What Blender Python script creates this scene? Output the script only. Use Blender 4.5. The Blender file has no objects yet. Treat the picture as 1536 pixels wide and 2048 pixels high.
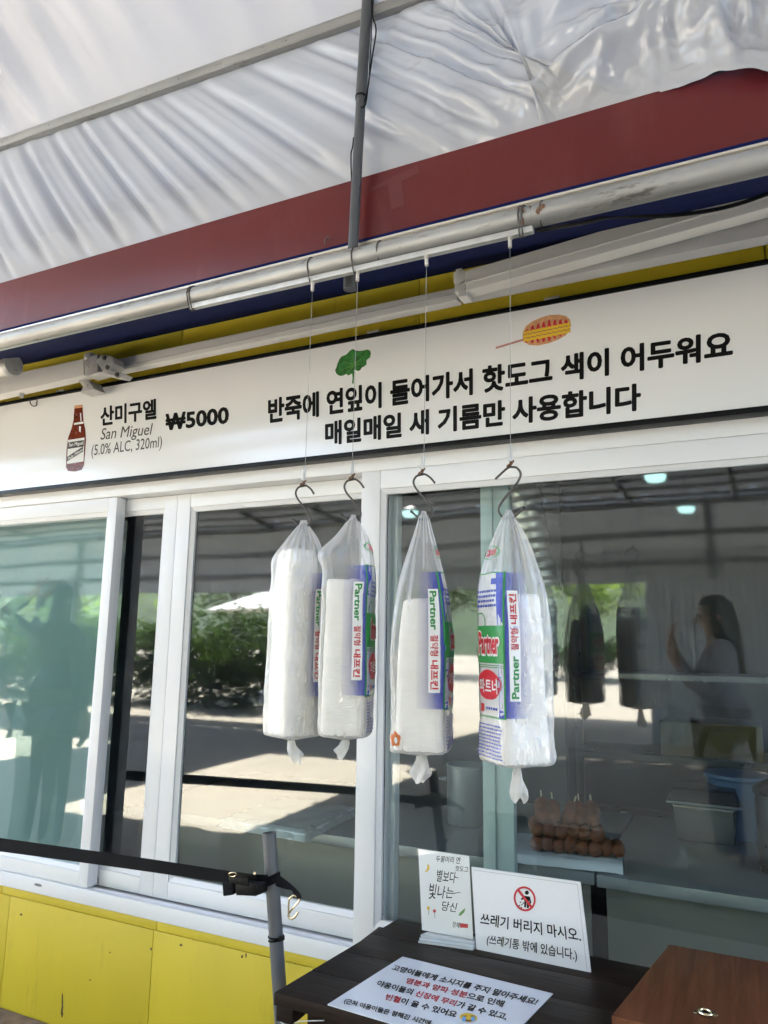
import bpy, bmesh, math, random
from mathutils import Vector, Matrix, noise
from mathutils.geometry import tessellate_polygon

rnd = random.Random(7)
SC = bpy.context.scene
COL = SC.collection

# ------------------------------------------------------------------ camera
# world: X along the kiosk front, Y into the kiosk, Z up, window plane y = 0, ground z = 0 (metres)
CAM = Vector((0.0, -2.05, 1.34))
RIGHT = Vector((0.9000, 0.4356, 0.0139))
DOWN = Vector((-0.0628, 0.1613, -0.9849))
FWD = Vector((-0.4313, 0.8855, 0.1725))
FWD.normalize(); RIGHT = (RIGHT - FWD * RIGHT.dot(FWD)).normalized(); DOWN = FWD.cross(RIGHT)
FPX = 1470.0
cam_data = bpy.data.cameras.new('camera')
cam = bpy.data.objects.new('camera', cam_data)
COL.objects.link(cam)
cam.matrix_world = Matrix(((RIGHT.x, -DOWN.x, -FWD.x, CAM.x), (RIGHT.y, -DOWN.y, -FWD.y, CAM.y),
                           (RIGHT.z, -DOWN.z, -FWD.z, CAM.z), (0, 0, 0, 1)))
cam_data.sensor_fit = 'HORIZONTAL'
cam_data.sensor_width = 36.0
cam_data.lens = 36.0 * FPX / 1536.0
cam_data.clip_start = 0.02
cam_data.clip_end = 1000
SC.camera = cam

# ------------------------------------------------------------------ light
SUN_EL = math.radians(58)
SUN_H = Vector((-0.5, -0.866, 0))                       # horizontal direction towards the sun
SUN_DIR = (SUN_H * math.cos(SUN_EL) + Vector((0, 0, math.sin(SUN_EL)))).normalized()
world = bpy.data.worlds.new('World')
SC.world = world
world.use_nodes = True
nt = world.node_tree
sky = nt.nodes.new('ShaderNodeTexSky')
sky.sky_type = 'NISHITA'
sky.sun_disc = False
sky.sun_elevation = SUN_EL
sky.sun_rotation = math.atan2(SUN_DIR.x, SUN_DIR.y)
bg = nt.nodes['Background']
bg.inputs['Strength'].default_value = 0.10
nt.links.new(sky.outputs[0], bg.inputs[0])
sun_data = bpy.data.lights.new('sun', 'SUN')
sun_data.energy = 5.0
sun_data.angle = math.radians(0.5)
sun_data.color = (1.0, 0.955, 0.885)
sun = bpy.data.objects.new('sun', sun_data)
COL.objects.link(sun)
sun.rotation_euler = SUN_DIR.to_track_quat('Z', 'Y').to_euler()
sun.location = (-4, -8, 12)

SC.view_settings.view_transform = 'Standard'
SC.view_settings.look = 'None'
SC.view_settings.exposure = 4.27
SC.view_settings.gamma = 1.0
SC.view_settings.use_curve_mapping = False
SC.render.engine = 'CYCLES'
SC.cycles.use_denoising = True
SC.cycles.use_adaptive_sampling = True
SC.cycles.adaptive_threshold = 0.02
SC.cycles.max_bounces = 6
SC.cycles.diffuse_bounces = 3
SC.cycles.glossy_bounces = 4
SC.cycles.transmission_bounces = 6
SC.cycles.transparent_max_bounces = 10
SC.cycles.caustics_reflective = False
SC.cycles.caustics_refractive = False
SC.cycles.sample_clamp_indirect = 6.0

# ------------------------------------------------------------------ helpers
def W(px, py, y=None, z=None):
    """measured photo point -> metric point on the plane y = const or z = const it lies on"""
    d = RIGHT * (px - 768) + DOWN * (py - 1024) + FWD * FPX
    t = (y - CAM.y) / d.y if y is not None else (z - CAM.z) / d.z
    return CAM + d * t

def tag(o, label=None, cat=None, group=None, kind=None):
    if label: o['label'] = label
    if cat: o['category'] = cat
    if group: o['group'] = group
    if kind: o['kind'] = kind
    return o

def thing(name, loc, label, cat, group=None, rz=0.0):
    o = bpy.data.objects.new(name, None)
    o.empty_display_size = 0.05
    COL.objects.link(o)
    o.location = loc
    o.rotation_euler = (0, 0, rz)
    tag(o, label, cat, group)
    o['wl'] = list(loc)
    return o

def origin_of(parent):
    p = parent
    while p.parent is not None: p = p.parent
    return Vector(p['wl']) if 'wl' in p else Vector(p.location)

class MB:
    """collects shapes that become ONE mesh object"""
    def __init__(self): self.v = []; self.f = []; self.m = []; self.uv = None
    def add(self, vs, fs, mi=0):
        n = len(self.v)
        self.v += [Vector(p) for p in vs]
        self.f += [tuple(i + n for i in f) for f in fs]
        self.m += [mi] * len(fs)
        return self
    def hexa(self, c, mi=0):  # 8 corners: bottom 0-3 ccw, top 4-7
        return self.add(c, [(3, 2, 1, 0), (4, 5, 6, 7), (0, 1, 5, 4), (1, 2, 6, 5), (2, 3, 7, 6), (3, 0, 4, 7)], mi)
    def box(self, a, b, mi=0):
        x0, x1 = sorted((a[0], b[0])); y0, y1 = sorted((a[1], b[1])); z0, z1 = sorted((a[2], b[2]))
        return self.hexa([(x0, y0, z0), (x1, y0, z0), (x1, y1, z0), (x0, y1, z0), (x0, y0, z1), (x1, y0, z1), (x1, y1, z1), (x0, y1, z1)], mi)
    def bar(self, p, q, w, h, up=(0, 0, 1), mi=0):
        p = Vector(p); q = Vector(q); d = (q - p).normalized(); up = Vector(up)
        s = d.cross(up).normalized(); u = s.cross(d)
        c = []
        for e in (p, q):
            c += [e - s * w / 2 - u * h / 2, e + s * w / 2 - u * h / 2, e + s * w / 2 + u * h / 2, e - s * w / 2 + u * h / 2]
        return self.add(c, [(0, 1, 2, 3), (7, 6, 5, 4), (0, 4, 5, 1), (1, 5, 6, 2), (2, 6, 7, 3), (3, 7, 4, 0)], mi)
    def tube(self, pts, r, n=10, cap=True, mi=0, closed=False):
        pts = [Vector(p) for p in pts]
        rs = r if isinstance(r, (list, tuple)) else [r] * len(pts)
        vs = []; fs = []
        L = len(pts); prev = None
        for i, p in enumerate(pts):
            a = pts[(i - 1) % L] if (i > 0 or closed) else p
            b = pts[(i + 1) % L] if (i < L - 1 or closed) else p
            d = (b - a).normalized()
            if prev is None:
                h = Vector((0, 0, 1)) if abs(d.z) < 0.9 else Vector((1, 0, 0))
                s = d.cross(h).normalized()
            else:
                s = (prev - d * prev.dot(d)).normalized()
            prev = s; u = d.cross(s)
            for k in range(n):
                t = 2 * math.pi * k / n
                vs.append(p + (s * math.cos(t) + u * math.sin(t)) * rs[i])
        for i in range(L if closed else L - 1):
            j = (i + 1) % L
            for k in range(n):
                k2 = (k + 1) % n
                fs.append((i * n + k, i * n + k2, j * n + k2, j * n + k))
        if cap and not closed:
            fs.append(tuple(reversed(range(n)))); fs.append(tuple((L - 1) * n + k for k in range(n)))
        return self.add(vs, fs, mi)
    def lathe(self, c, prof, n=20, axis='z', mi=0, cap=True):
        c = Vector(c); vs = []; fs = []
        for (r, h) in prof:
            for k in range(n):
                t = 2 * math.pi * k / n
                if axis == 'z': vs.append(c + Vector((r * math.cos(t), r * math.sin(t), h)))
                elif axis == 'y': vs.append(c + Vector((r * math.cos(t), h, r * math.sin(t))))
                else: vs.append(c + Vector((h, r * math.cos(t), r * math.sin(t))))
        for i in range(len(prof) - 1):
            for k in range(n):
                k2 = (k + 1) % n
                fs.append((i * n + k, i * n + k2, (i + 1) * n + k2, (i + 1) * n + k))
        if cap:
            fs.append(tuple(reversed(range(n)))); fs.append(tuple((len(prof) - 1) * n + k for k in range(n)))
        return self.add(vs, fs, mi)
    def grid(self, nu, nv, fn, mi=0):
        vs = [fn(i / nu, j / nv) for j in range(nv + 1) for i in range(nu + 1)]
        fs = [(j * (nu + 1) + i, j * (nu + 1) + i + 1, (j + 1) * (nu + 1) + i + 1, (j + 1) * (nu + 1) + i) for j in range(nv) for i in range(nu)]
        return self.add(vs, fs, mi)
    def poly(self, pts, mi=0):
        pts = [Vector(p) for p in pts]
        tris = tessellate_polygon([pts])
        return self.add(pts, [tuple(t) for t in tris], mi)
    def prism(self, pts, off, mi=0):  # planar outline extruded by vector off
        pts = [Vector(p) for p in pts]; off = Vector(off); n = len(pts)
        tris = [tuple(t) for t in tessellate_polygon([pts])]
        fs = tris + [tuple(i + n for i in reversed(t)) for t in tris] + [(i, (i + 1) % n, (i + 1) % n + n, i + n) for i in range(n)]
        return self.add(pts + [p + off for p in pts], fs, mi)
    def build(self, name, mat, parent=None, smooth=False, bevel=0.0, local=False, angle=40, seg=2, uv=None, normals=True):
        if parent is None:
            xs = [p.x for p in self.v]; ys = [p.y for p in self.v]; zs = [p.z for p in self.v]
            o0 = Vector(((min(xs) + max(xs)) / 2, (min(ys) + max(ys)) / 2, min(zs)))
        else:
            o0 = Vector((0, 0, 0)) if local else origin_of(parent)
        me = bpy.data.meshes.new(name)
        me.from_pydata([p - o0 for p in self.v], [], self.f)
        mats = mat if isinstance(mat, (list, tuple)) else [mat]
        for m in mats: me.materials.append(M[m])
        if len(mats) > 1: me.polygons.foreach_set('material_index', self.m)
        if normals or bevel > 0:
            bm = bmesh.new(); bm.from_mesh(me)
            if normals: bmesh.ops.recalc_face_normals(bm, faces=bm.faces)
            if bevel > 0:
                ed = [e for e in bm.edges if len(e.link_faces) == 2 and e.calc_face_angle(0) > 0.5]
                bmesh.ops.bevel(bm, geom=ed, offset=bevel, segments=seg, profile=0.6, affect='EDGES', clamp_overlap=True)
            bm.to_mesh(me); bm.free()
        if uv:
            lay = me.uv_layers.new(name='UVMap')
            for lp in me.loops: lay.data[lp.index].uv = uv[lp.vertex_index]
        if smooth or bevel > 0:
            me.polygons.foreach_set('use_smooth', [True] * len(me.polygons))
            me.set_sharp_from_angle(angle=math.radians(angle))
        o = bpy.data.objects.new(name, me)
        COL.objects.link(o)
        if parent is None: o.location = o0
        else: o.parent = parent
        return o

def copy_tree(o, parent=None):
    c = o.copy(); COL.objects.link(c); c.parent = parent
    for ch in list(o.children): copy_tree(ch, c)
    return c

# ------------------------------------------------------------------ materials
M = {}
def newmat(name):
    m = bpy.data.materials.new(name); m.use_nodes = True
    M[name] = m
    return m, m.node_tree, m.node_tree.nodes['Principled BSDF'], m.node_tree.nodes['Material Output']

def ramp(t, src, stops):
    r = t.nodes.new('ShaderNodeValToRGB')
    el = r.color_ramp.elements
    while len(el) < len(stops): el.new(0.5)
    for e, (p, c) in zip(el, stops):
        e.position = p; e.color = (*c, 1) if len(c) == 3 else c
    t.links.new(src, r.inputs[0])
    return r

def texco(t, scale=(1, 1, 1), kind='Object'):
    tc = t.nodes.new('ShaderNodeTexCoord'); mp = t.nodes.new('ShaderNodeMapping')
    mp.inputs['Scale'].default_value = scale
    t.links.new(tc.outputs[kind], mp.inputs[0])
    return mp.outputs[0]

def nz(t, co, scale, detail=4, rough=0.55, dist=0.0):
    n = t.nodes.new('ShaderNodeTexNoise')
    n.inputs['Scale'].default_value = scale; n.inputs['Detail'].default_value = detail
    n.inputs['Roughness'].default_value = rough; n.inputs['Distortion'].default_value = dist
    t.links.new(co, n.inputs['Vector'])
    return n

def mat(name, col, rough=0.5, metal=0.0, var=0.08, nscale=6.0, bump=0.0, bscale=60.0, dirt=None, dirt_at=(0.62, 0.75), dscale=5.0, spec=0.5, stretch=(1, 1, 1), rvar=0.1, coat=0.0):
    m, t, p, out = newmat(name)
    co = texco(t, stretch)
    n = nz(t, co, nscale)
    c0 = tuple(max(0, c * (1 - var)) for c in col); c1 = tuple(min(1, c * (1 + var)) for c in col)
    r = ramp(t, n.outputs['Fac'], [(0.3, c0), (0.7, c1)])
    src = r.outputs[0]
    if dirt:
        n2 = nz(t, co, dscale, 8, 0.68)
        r2 = ramp(t, n2.outputs['Fac'], [(dirt_at[0], (0, 0, 0)), (dirt_at[1], (1, 1, 1))])
        mx = t.nodes.new('ShaderNodeMix'); mx.data_type = 'RGBA'
        t.links.new(r2.outputs[0], mx.inputs[0]); t.links.new(src, mx.inputs[6]); mx.inputs[7].default_value = (*dirt, 1)
        src = mx.outputs[2]
    t.links.new(src, p.inputs['Base Color'])
    rr = t.nodes.new('ShaderNodeMapRange')
    rr.inputs['To Min'].default_value = max(0.02, rough - rvar); rr.inputs['To Max'].default_value = min(1, rough + rvar)
    n3 = nz(t, co, nscale * 2.7, 5)
    t.links.new(n3.outputs['Fac'], rr.inputs[0]); t.links.new(rr.outputs[0], p.inputs['Roughness'])
    p.inputs['Metallic'].default_value = metal
    p.inputs['Specular IOR Level'].default_value = spec
    p.inputs['Coat Weight'].default_value = coat
    if bump > 0:
        b = t.nodes.new('ShaderNodeBump'); b.inputs['Strength'].default_value = bump; b.inputs['Distance'].default_value = 0.004
        n4 = nz(t, co, bscale, 5)
        t.links.new(n4.outputs['Fac'], b.inputs['Height']); t.links.new(b.outputs[0], p.inputs['Normal'])
    return m

mat('pvc_white', (0.82, 0.82, 0.82), 0.34, var=0.03, nscale=3, dirt=(0.55, 0.53, 0.48), dirt_at=(0.66, 0.86), dscale=7, bump=0.02, bscale=90)
mat('pvc_gap', (0.22, 0.22, 0.22), 0.7)
mat('yellow_paint', (0.63, 0.485, 0.03), 0.42, var=0.05, nscale=2.2, stretch=(2.2, 2.2, 0.45), dirt=(0.44, 0.32, 0.03), dirt_at=(0.58, 0.82), dscale=7, bump=0.05, bscale=35)
mat('red_fascia', (0.105, 0.0125, 0.0125), 0.36, spec=0.3, var=0.12, nscale=1.7, stretch=(1.6, 1, 0.6), dirt=(0.14, 0.032, 0.03), dirt_at=(0.54, 0.80), dscale=5)
mat('red_patch', (0.10, 0.011, 0.011), 0.4, var=0.06)
mat('blue_fabric', (0.003, 0.009, 0.065), 0.85, spec=0.1, var=0.12, nscale=9, bump=0.06, bscale=300)
mat('aluminium', (0.62, 0.58, 0.52), 0.32, metal=0.85, var=0.05, nscale=14, stretch=(0.2, 6, 6), bump=0.02)
mat('galvanised', (0.33, 0.325, 0.31), 0.46, metal=0.6, var=0.22, nscale=14, stretch=(0.25, 1, 1), dirt=(0.14, 0.13, 0.115), dirt_at=(0.585, 0.68), dscale=34, bump=0.2, bscale=45)
mat('scuff', (0.10, 0.075, 0.03), 0.9)
mat('rust', (0.17, 0.085, 0.045), 0.85, var=0.4, nscale=60)
mat('rod_metal', (0.52, 0.51, 0.49), 0.5, metal=0.55, var=0.1, nscale=30, dirt=(0.13, 0.08, 0.05), dirt_at=(0.66, 0.70), dscale=55)
mat('tie_wire', (0.085, 0.078, 0.07), 0.55, metal=0.4)
mat('grey_pvc', (0.068, 0.072, 0.078), 0.45, var=0.1, nscale=8, stretch=(4, 4, 0.5), dirt=(0.13, 0.13, 0.13), dirt_at=(0.64, 0.8), dscale=14, bump=0.03)
mat('post_grey', (0.105, 0.107, 0.113), 0.38, var=0.08, nscale=8, stretch=(4, 4, 0.5), dirt=(0.06, 0.06, 0.06), dirt_at=(0.66, 0.8), dscale=20)
mat('black_rubber', (0.004, 0.004, 0.0042), 0.55, spec=0.18)
mat('black_web', (0.004, 0.004, 0.0042), 0.8, spec=0.18, bump=0.3, bscale=500)
mat('black_metal', (0.004, 0.004, 0.0042), 0.42, spec=0.18, metal=0.2, bump=0.05)
mat('black_frame', (0.004, 0.004, 0.0042), 0.35, spec=0.18, dirt=(0.06, 0.055, 0.05), dirt_at=(0.70, 0.80), dscale=11)
mat('brass_zinc', (0.72, 0.60, 0.40), 0.25, metal=1.0)
mat('awning_white', (0.70, 0.68, 0.64), 0.45, var=0.04, nscale=5, dirt=(0.50, 0.47, 0.42), dirt_at=(0.62, 0.8), dscale=8)
mat('awning_grey', (0.50, 0.49, 0.48), 0.5, var=0.05)
mat('cast_alu', (0.50, 0.49, 0.47), 0.45, metal=0.4, var=0.12, nscale=30, dirt=(0.12, 0.11, 0.10), dirt_at=(0.6, 0.7), dscale=40)
mat('sign_white', (0.82, 0.82, 0.815), 0.16, var=0.015, nscale=1.5, dirt=(0.70, 0.68, 0.65), dirt_at=(0.64, 0.85), dscale=4, rvar=0.05)
mat('ink_black', (0.006, 0.0055, 0.005), 0.4, spec=0.15)
mat('ink_grey', (0.06, 0.055, 0.055), 0.4)
mat('ink_red', (0.56, 0.022, 0.035), 0.4)
mat('ink_green', (0.03, 0.26, 0.06), 0.4)
mat('ink_blue', (0.035, 0.06, 0.36), 0.4)
mat('ink_white', (0.80, 0.80, 0.79), 0.35)
mat('ink_yellow', (0.80, 0.52, 0.03), 0.4)
mat('ink_skyblue', (0.16, 0.42, 0.72), 0.4)
mat('ink_orange', (0.62, 0.17, 0.05), 0.4)
mat('ink_brown', (0.30, 0.12, 0.05), 0.4)
mat('ink_batter', (0.62, 0.32, 0.15), 0.4, var=0.2, nscale=90)
mat('ink_stick', (0.52, 0.25, 0.22), 0.4)
mat('ink_amber', (0.16, 0.030, 0.012), 0.25, var=0.35, nscale=25)
mat('ink_leaf', (0.035, 0.17, 0.035), 0.4, var=0.45, nscale=70)
mat('ink_leaf_light', (0.12, 0.28, 0.05), 0.4, var=0.2, nscale=90)
mat('paper_white', (0.80, 0.80, 0.80), 0.35, var=0.012)
mat('laminate', (0.74, 0.76, 0.80), 0.12, var=0.02, nscale=3, rvar=0.03)
mat('steel', (0.33, 0.345, 0.35), 0.36, metal=0.35, var=0.03, nscale=4, rvar=0.03)
mat('pan_steel', (0.30, 0.29, 0.27), 0.22, metal=0.9, var=0.06)
mat('panel_beige', (0.27, 0.26, 0.22), 0.45, metal=0.2, var=0.06, nscale=3)
mat('dark_steel', (0.20, 0.20, 0.20), 0.3, metal=0.9, var=0.1)
mat('black_gloss', (0.006, 0.007, 0.009), 0.22, spec=0.3)
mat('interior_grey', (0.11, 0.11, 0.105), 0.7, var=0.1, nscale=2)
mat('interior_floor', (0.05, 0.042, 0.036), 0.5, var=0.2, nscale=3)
mat('teal_film', (0.31, 0.41, 0.425), 0.6, var=0.05, nscale=2)
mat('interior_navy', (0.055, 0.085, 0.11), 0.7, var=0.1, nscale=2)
mat('teal_stile', (0.50, 0.60, 0.59), 0.4, var=0.03)
mat('blue_plastic', (0.11, 0.19, 0.33), 0.4, var=0.05)
mat('tissue', (0.95, 0.915, 0.86), 0.9, var=0.03, nscale=18, stretch=(1, 1, 10), bump=0.25, bscale=55)
mat('batter', (0.16, 0.044, 0.010), 0.55, var=0.35, nscale=45, bump=0.5, bscale=120)
mat('stick_wood', (0.74, 0.62, 0.42), 0.7)
mat('baking_paper', (0.72, 0.76, 0.78), 0.55, var=0.03, bump=0.1, bscale=25)
mat('concrete', (0.315, 0.28, 0.222), 0.85, var=0.14, nscale=0.8, dirt=(0.25, 0.21, 0.16), dirt_at=(0.55, 0.72), dscale=1.6, bump=0.15, bscale=40)
mat('soil_strip', (0.17, 0.115, 0.075), 0.95, var=0.35, nscale=20, bump=0.5, bscale=80)
mat('hall_steel', (0.16, 0.165, 0.17), 0.5, metal=0.3, var=0.1)
mat('skin', (0.50, 0.29, 0.20), 0.55, var=0.05)
mat('hair', (0.015, 0.011, 0.010), 0.5, var=0.3, nscale=30, stretch=(6, 6, 1))
mat('cloth_dark', (0.045, 0.055, 0.065), 0.9, bump=0.2, bscale=40)
mat('cloth_white', (0.33, 0.33, 0.36), 0.9, bump=0.2, bscale=40)
mat('cloth_navy', (0.03, 0.035, 0.06), 0.9, bump=0.2, bscale=40)
mat('bark', (0.10, 0.07, 0.045), 0.9, var=0.3, nscale=14, bump=0.6, bscale=30)
mat('parasol_cloth', (0.74, 0.73, 0.71), 0.9)
mat('duct_foil', (0.62, 0.62, 0.58), 0.35, metal=0.7, var=0.12, nscale=25)
mat('orange_box', (0.16, 0.04, 0.012), 0.5)
mat('yellow_box', (0.15, 0.11, 0.01), 0.5)
mat('zip_black', (0.004, 0.004, 0.0042), 0.45, spec=0.18)

def wood(name, c0, c1, rough, scale=1.0, coat=0.0, axis=(0.6, 9, 9)):
    m, t, p, out = newmat(name)
    co = texco(t, tuple(a * scale for a in axis))
    n = nz(t, co, 3.0, 8, 0.62, 1.2)
    r = ramp(t, n.outputs['Fac'], [(0.25, c0), (0.52, tuple((a + b) / 2 for a, b in zip(c0, c1))), (0.75, c1)])
    t.links.new(r.outputs[0], p.inputs['Base Color'])
    n2 = nz(t, co, 14.0, 4)
    rr = t.nodes.new('ShaderNodeMapRange'); rr.inputs['To Min'].default_value = rough - 0.1; rr.inputs['To Max'].default_value = rough + 0.14
    t.links.new(n2.outputs['Fac'], rr.inputs[0]); t.links.new(rr.outputs[0], p.inputs['Roughness'])
    b = t.nodes.new('ShaderNodeBump'); b.inputs['Strength'].default_value = 0.22; b.inputs['Distance'].default_value = 0.002
    t.links.new(n2.outputs['Fac'], b.inputs['Height']); t.links.new(b.outputs[0], p.inputs['Normal'])
    p.inputs['Coat Weight'].default_value = coat; p.inputs['Coat Roughness'].default_value = 0.25; p.inputs['Specular IOR Level'].default_value = 0.13
wood('table_wood', (0.007, 0.0042, 0.003), (0.030, 0.018, 0.0125), 0.42, 1.0)
wood('box_wood', (0.075, 0.026, 0.012), (0.20, 0.075, 0.034), 0.40, 1.2, axis=(9, 0.6, 9))
wood('box_edge', (0.10, 0.036, 0.015), (0.30, 0.12, 0.05), 0.5, 2.0, axis=(9, 9, 0.6))

def schlick(t, f0, boost):
    lw = t.nodes.new('ShaderNodeLayerWeight'); lw.inputs[0].default_value = 0.5
    pw = t.nodes.new('ShaderNodeMath'); pw.operation = 'POWER'; pw.inputs[1].default_value = 5.0
    t.links.new(lw.outputs['Facing'], pw.inputs[0])
    ma = t.nodes.new('ShaderNodeMath'); ma.operation = 'MULTIPLY_ADD'; ma.inputs[1].default_value = 1 - f0 * boost; ma.inputs[2].default_value = f0 * boost; ma.use_clamp = True
    t.links.new(pw.outputs[0], ma.inputs[0])
    return ma
def glassmat(name, tint, boost=1.7, rough=0.0, wave=0.006, dust=0.0):
    m, t, p, out = newmat(name)
    t.nodes.remove(p)
    tr = t.nodes.new('ShaderNodeBsdfTransparent'); tr.inputs[0].default_value = (*tint, 1)
    gl = t.nodes.new('ShaderNodeBsdfGlossy'); gl.inputs['Roughness'].default_value = rough
    gl.inputs['Color'].default_value = (0.95, 0.98, 0.97, 1)
    mu = schlick(t, 0.04, boost)
    co = texco(t)
    n = nz(t, co, 1.3, 1)
    b = t.nodes.new('ShaderNodeBump'); b.inputs['Strength'].default_value = wave; b.inputs['Distance'].default_value = 0.35
    t.links.new(n.outputs['Fac'], b.inputs['Height']); t.links.new(b.outputs[0], gl.inputs['Normal'])
    mx = t.nodes.new('ShaderNodeMixShader')
    t.links.new(mu.outputs[0], mx.inputs[0]); t.links.new(tr.outputs[0], mx.inputs[1]); t.links.new(gl.outputs[0], mx.inputs[2])
    last = mx
    if dust > 0:                             # wiped, slightly dusty pane
        df = t.nodes.new('ShaderNodeBsdfDiffuse'); df.inputs[0].default_value = (0.62, 0.68, 0.74, 1)
        n2 = nz(t, texco(t, (1, 1, 0.45)), 5.0, 6, 0.65, 1.5)
        mr = t.nodes.new('ShaderNodeMapRange'); mr.inputs['From Min'].default_value = 0.35; mr.inputs['From Max'].default_value = 0.75
        mr.inputs['To Min'].default_value = dust * 0.4; mr.inputs['To Max'].default_value = dust * 1.8
        t.links.new(n2.outputs['Fac'], mr.inputs[0])
        m2 = t.nodes.new('ShaderNodeMixShader'); t.links.new(mr.outputs[0], m2.inputs[0]); t.links.new(mx.outputs[0], m2.inputs[1]); t.links.new(df.outputs[0], m2.inputs[2])
        last = m2
    t.links.new(last.outputs[0], out.inputs[0])
glassmat('glass', (0.80, 0.88, 0.86), 2.3, rough=0.028, dust=0.010)
glassmat('acrylic', (0.98, 0.99, 0.985), 1.0)
mat('acrylic_solid', (0.62, 0.64, 0.64), 0.08, var=0.03, coat=0.5)

def sheet(name, col, transl, gloss, grough, transp=0.0, bump=0.0, bscale=30, stretch=(1, 1, 1), trcol=None, gx=None):
    """thin plastic or vinyl: diffuse + translucent + fresnel gloss (+ clear)"""
    m, t, p, out = newmat(name)
    t.nodes.remove(p)
    df = t.nodes.new('ShaderNodeBsdfDiffuse'); df.inputs[0].default_value = (*col, 1)
    tl = t.nodes.new('ShaderNodeBsdfTranslucent'); tl.inputs[0].default_value = (*(trcol or col), 1)
    m1 = t.nodes.new('ShaderNodeMixShader'); m1.inputs[0].default_value = transl
    t.links.new(df.outputs[0], m1.inputs[1]); t.links.new(tl.outputs[0], m1.inputs[2])
    last = m1
    if transp > 0:
        tr = t.nodes.new('ShaderNodeBsdfTransparent'); tr.inputs[0].default_value = (0.995, 0.995, 0.995, 1)
        lw = t.nodes.new('ShaderNodeLayerWeight'); lw.inputs[0].default_value = 0.35
        mr = t.nodes.new('ShaderNodeMapRange'); mr.inputs['To Min'].default_value = transp; mr.inputs['To Max'].default_value = transp * 0.25
        t.links.new(lw.outputs['Facing'], mr.inputs[0])
        m2 = t.nodes.new('ShaderNodeMixShader'); t.links.new(mr.outputs[0], m2.inputs[0])
        t.links.new(m1.outputs[0], m2.inputs[1]); t.links.new(tr.outputs[0], m2.inputs[2])
        last = m2
    gl = t.nodes.new('ShaderNodeBsdfGlossy'); gl.inputs['Roughness'].default_value = grough
    mu = schlick(t, 0.035, gloss)
    if gx:                                   # dusty and dull at one end of the sheet, clean and shiny at the other
        sp = t.nodes.new('ShaderNodeSeparateXYZ'); t.links.new(texco(t), sp.inputs[0])
        mr2 = t.nodes.new('ShaderNodeMapRange'); t.links.new(sp.outputs[0], mr2.inputs[0])
        mr2.inputs['From Min'].default_value = gx[0]; mr2.inputs['From Max'].default_value = gx[1]; mr2.inputs['To Min'].default_value = gx[2]; mr2.inputs['To Max'].default_value = 1.0
        mm2 = t.nodes.new('ShaderNodeMath'); mm2.operation = 'MULTIPLY'; t.links.new(mu.outputs[0], mm2.inputs[0]); t.links.new(mr2.outputs[0], mm2.inputs[1])
        mu = mm2
    m3 = t.nodes.new('ShaderNodeMixShader')
    t.links.new(mu.outputs[0], m3.inputs[0]); t.links.new(last.outputs[0], m3.inputs[1]); t.links.new(gl.outputs[0], m3.inputs[2])
    t.links.new(m3.outputs[0], out.inputs[0])
    if bump > 0:
        co = texco(t, stretch)
        n = nz(t, co, bscale, 4, 0.6, 0.6)
        b = t.nodes.new('ShaderNodeBump'); b.inputs['Strength'].default_value = bump; b.inputs['Distance'].default_value = 0.01
        t.links.new(n.outputs['Fac'], b.inputs['Height'])
        for s in (df, tl, gl): t.links.new(b.outputs[0], s.inputs['Normal'])
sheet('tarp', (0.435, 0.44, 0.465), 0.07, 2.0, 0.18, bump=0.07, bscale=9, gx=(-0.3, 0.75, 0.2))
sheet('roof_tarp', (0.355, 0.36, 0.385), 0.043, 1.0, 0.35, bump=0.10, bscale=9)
sheet('hall_tarp', (0.40, 0.41, 0.42), 0.05, 0.6, 0.4)
sheet('film', (0.97, 0.97, 0.965), 0.5, 1.5, 0.07, transp=0.80, bump=0.9, bscale=26, stretch=(1, 1, 0.6))
sheet('film_tail', (0.93, 0.93, 0.92), 0.45, 1.4, 0.15, transp=0.32, bump=0.3, bscale=60)
sheet('clear_cover', (0.62, 0.68, 0.67), 0.3, 1.2, 0.2, transp=0.2, bump=0.25, bscale=10)
sheet('leaf', (0.03, 0.058, 0.02), 0.35, 0.8, 0.4, trcol=(0.06, 0.11, 0.022))
sheet('leaf_bright', (0.09, 0.15, 0.03), 0.4, 0.8, 0.4, trcol=(0.30, 0.46, 0.06))

def halftone():
    """blue dots on clear film that thin out along u"""
    m, t, p, out = newmat('halftone')
    tc = t.nodes.new('ShaderNodeTexCoord'); sep = t.nodes.new('ShaderNodeSeparateXYZ')
    t.links.new(tc.outputs['UV'], sep.inputs[0])
    def math_(op, a, b=None):
        n = t.nodes.new('ShaderNodeMath'); n.operation = op
        for i, s in enumerate((a, b)):
            if s is None: continue
            if isinstance(s, (int, float)): n.inputs[i].default_value = s
            else: t.links.new(s, n.inputs[i])
        return n.outputs[0]
    nu, nv = 20.0, 96.0
    a = math_('MULTIPLY', sep.outputs[0], nu * 2 * math.pi); b = math_('MULTIPLY', sep.outputs[1], nv * 2 * math.pi)
    s = math_('MULTIPLY', math_('SINE', a), math_('SINE', b))
    th = math_('SUBTRACT', math_('MULTIPLY', math_('POWER', sep.outputs[0], 0.55), 1.95), 1.2)
    fac = math_('GREATER_THAN', s, th)
    p.inputs['Base Color'].default_value = (0.03, 0.05, 0.42, 1); p.inputs['Roughness'].default_value = 0.35
    tr = t.nodes.new('ShaderNodeBsdfTransparent')
    mx = t.nodes.new('ShaderNodeMixShader')
    t.links.new(fac, mx.inputs[0]); t.links.new(tr.outputs[0], mx.inputs[1]); t.links.new(p.outputs[0], mx.inputs[2])
    t.links.new(mx.outputs[0], out.inputs[0])
halftone()

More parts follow.
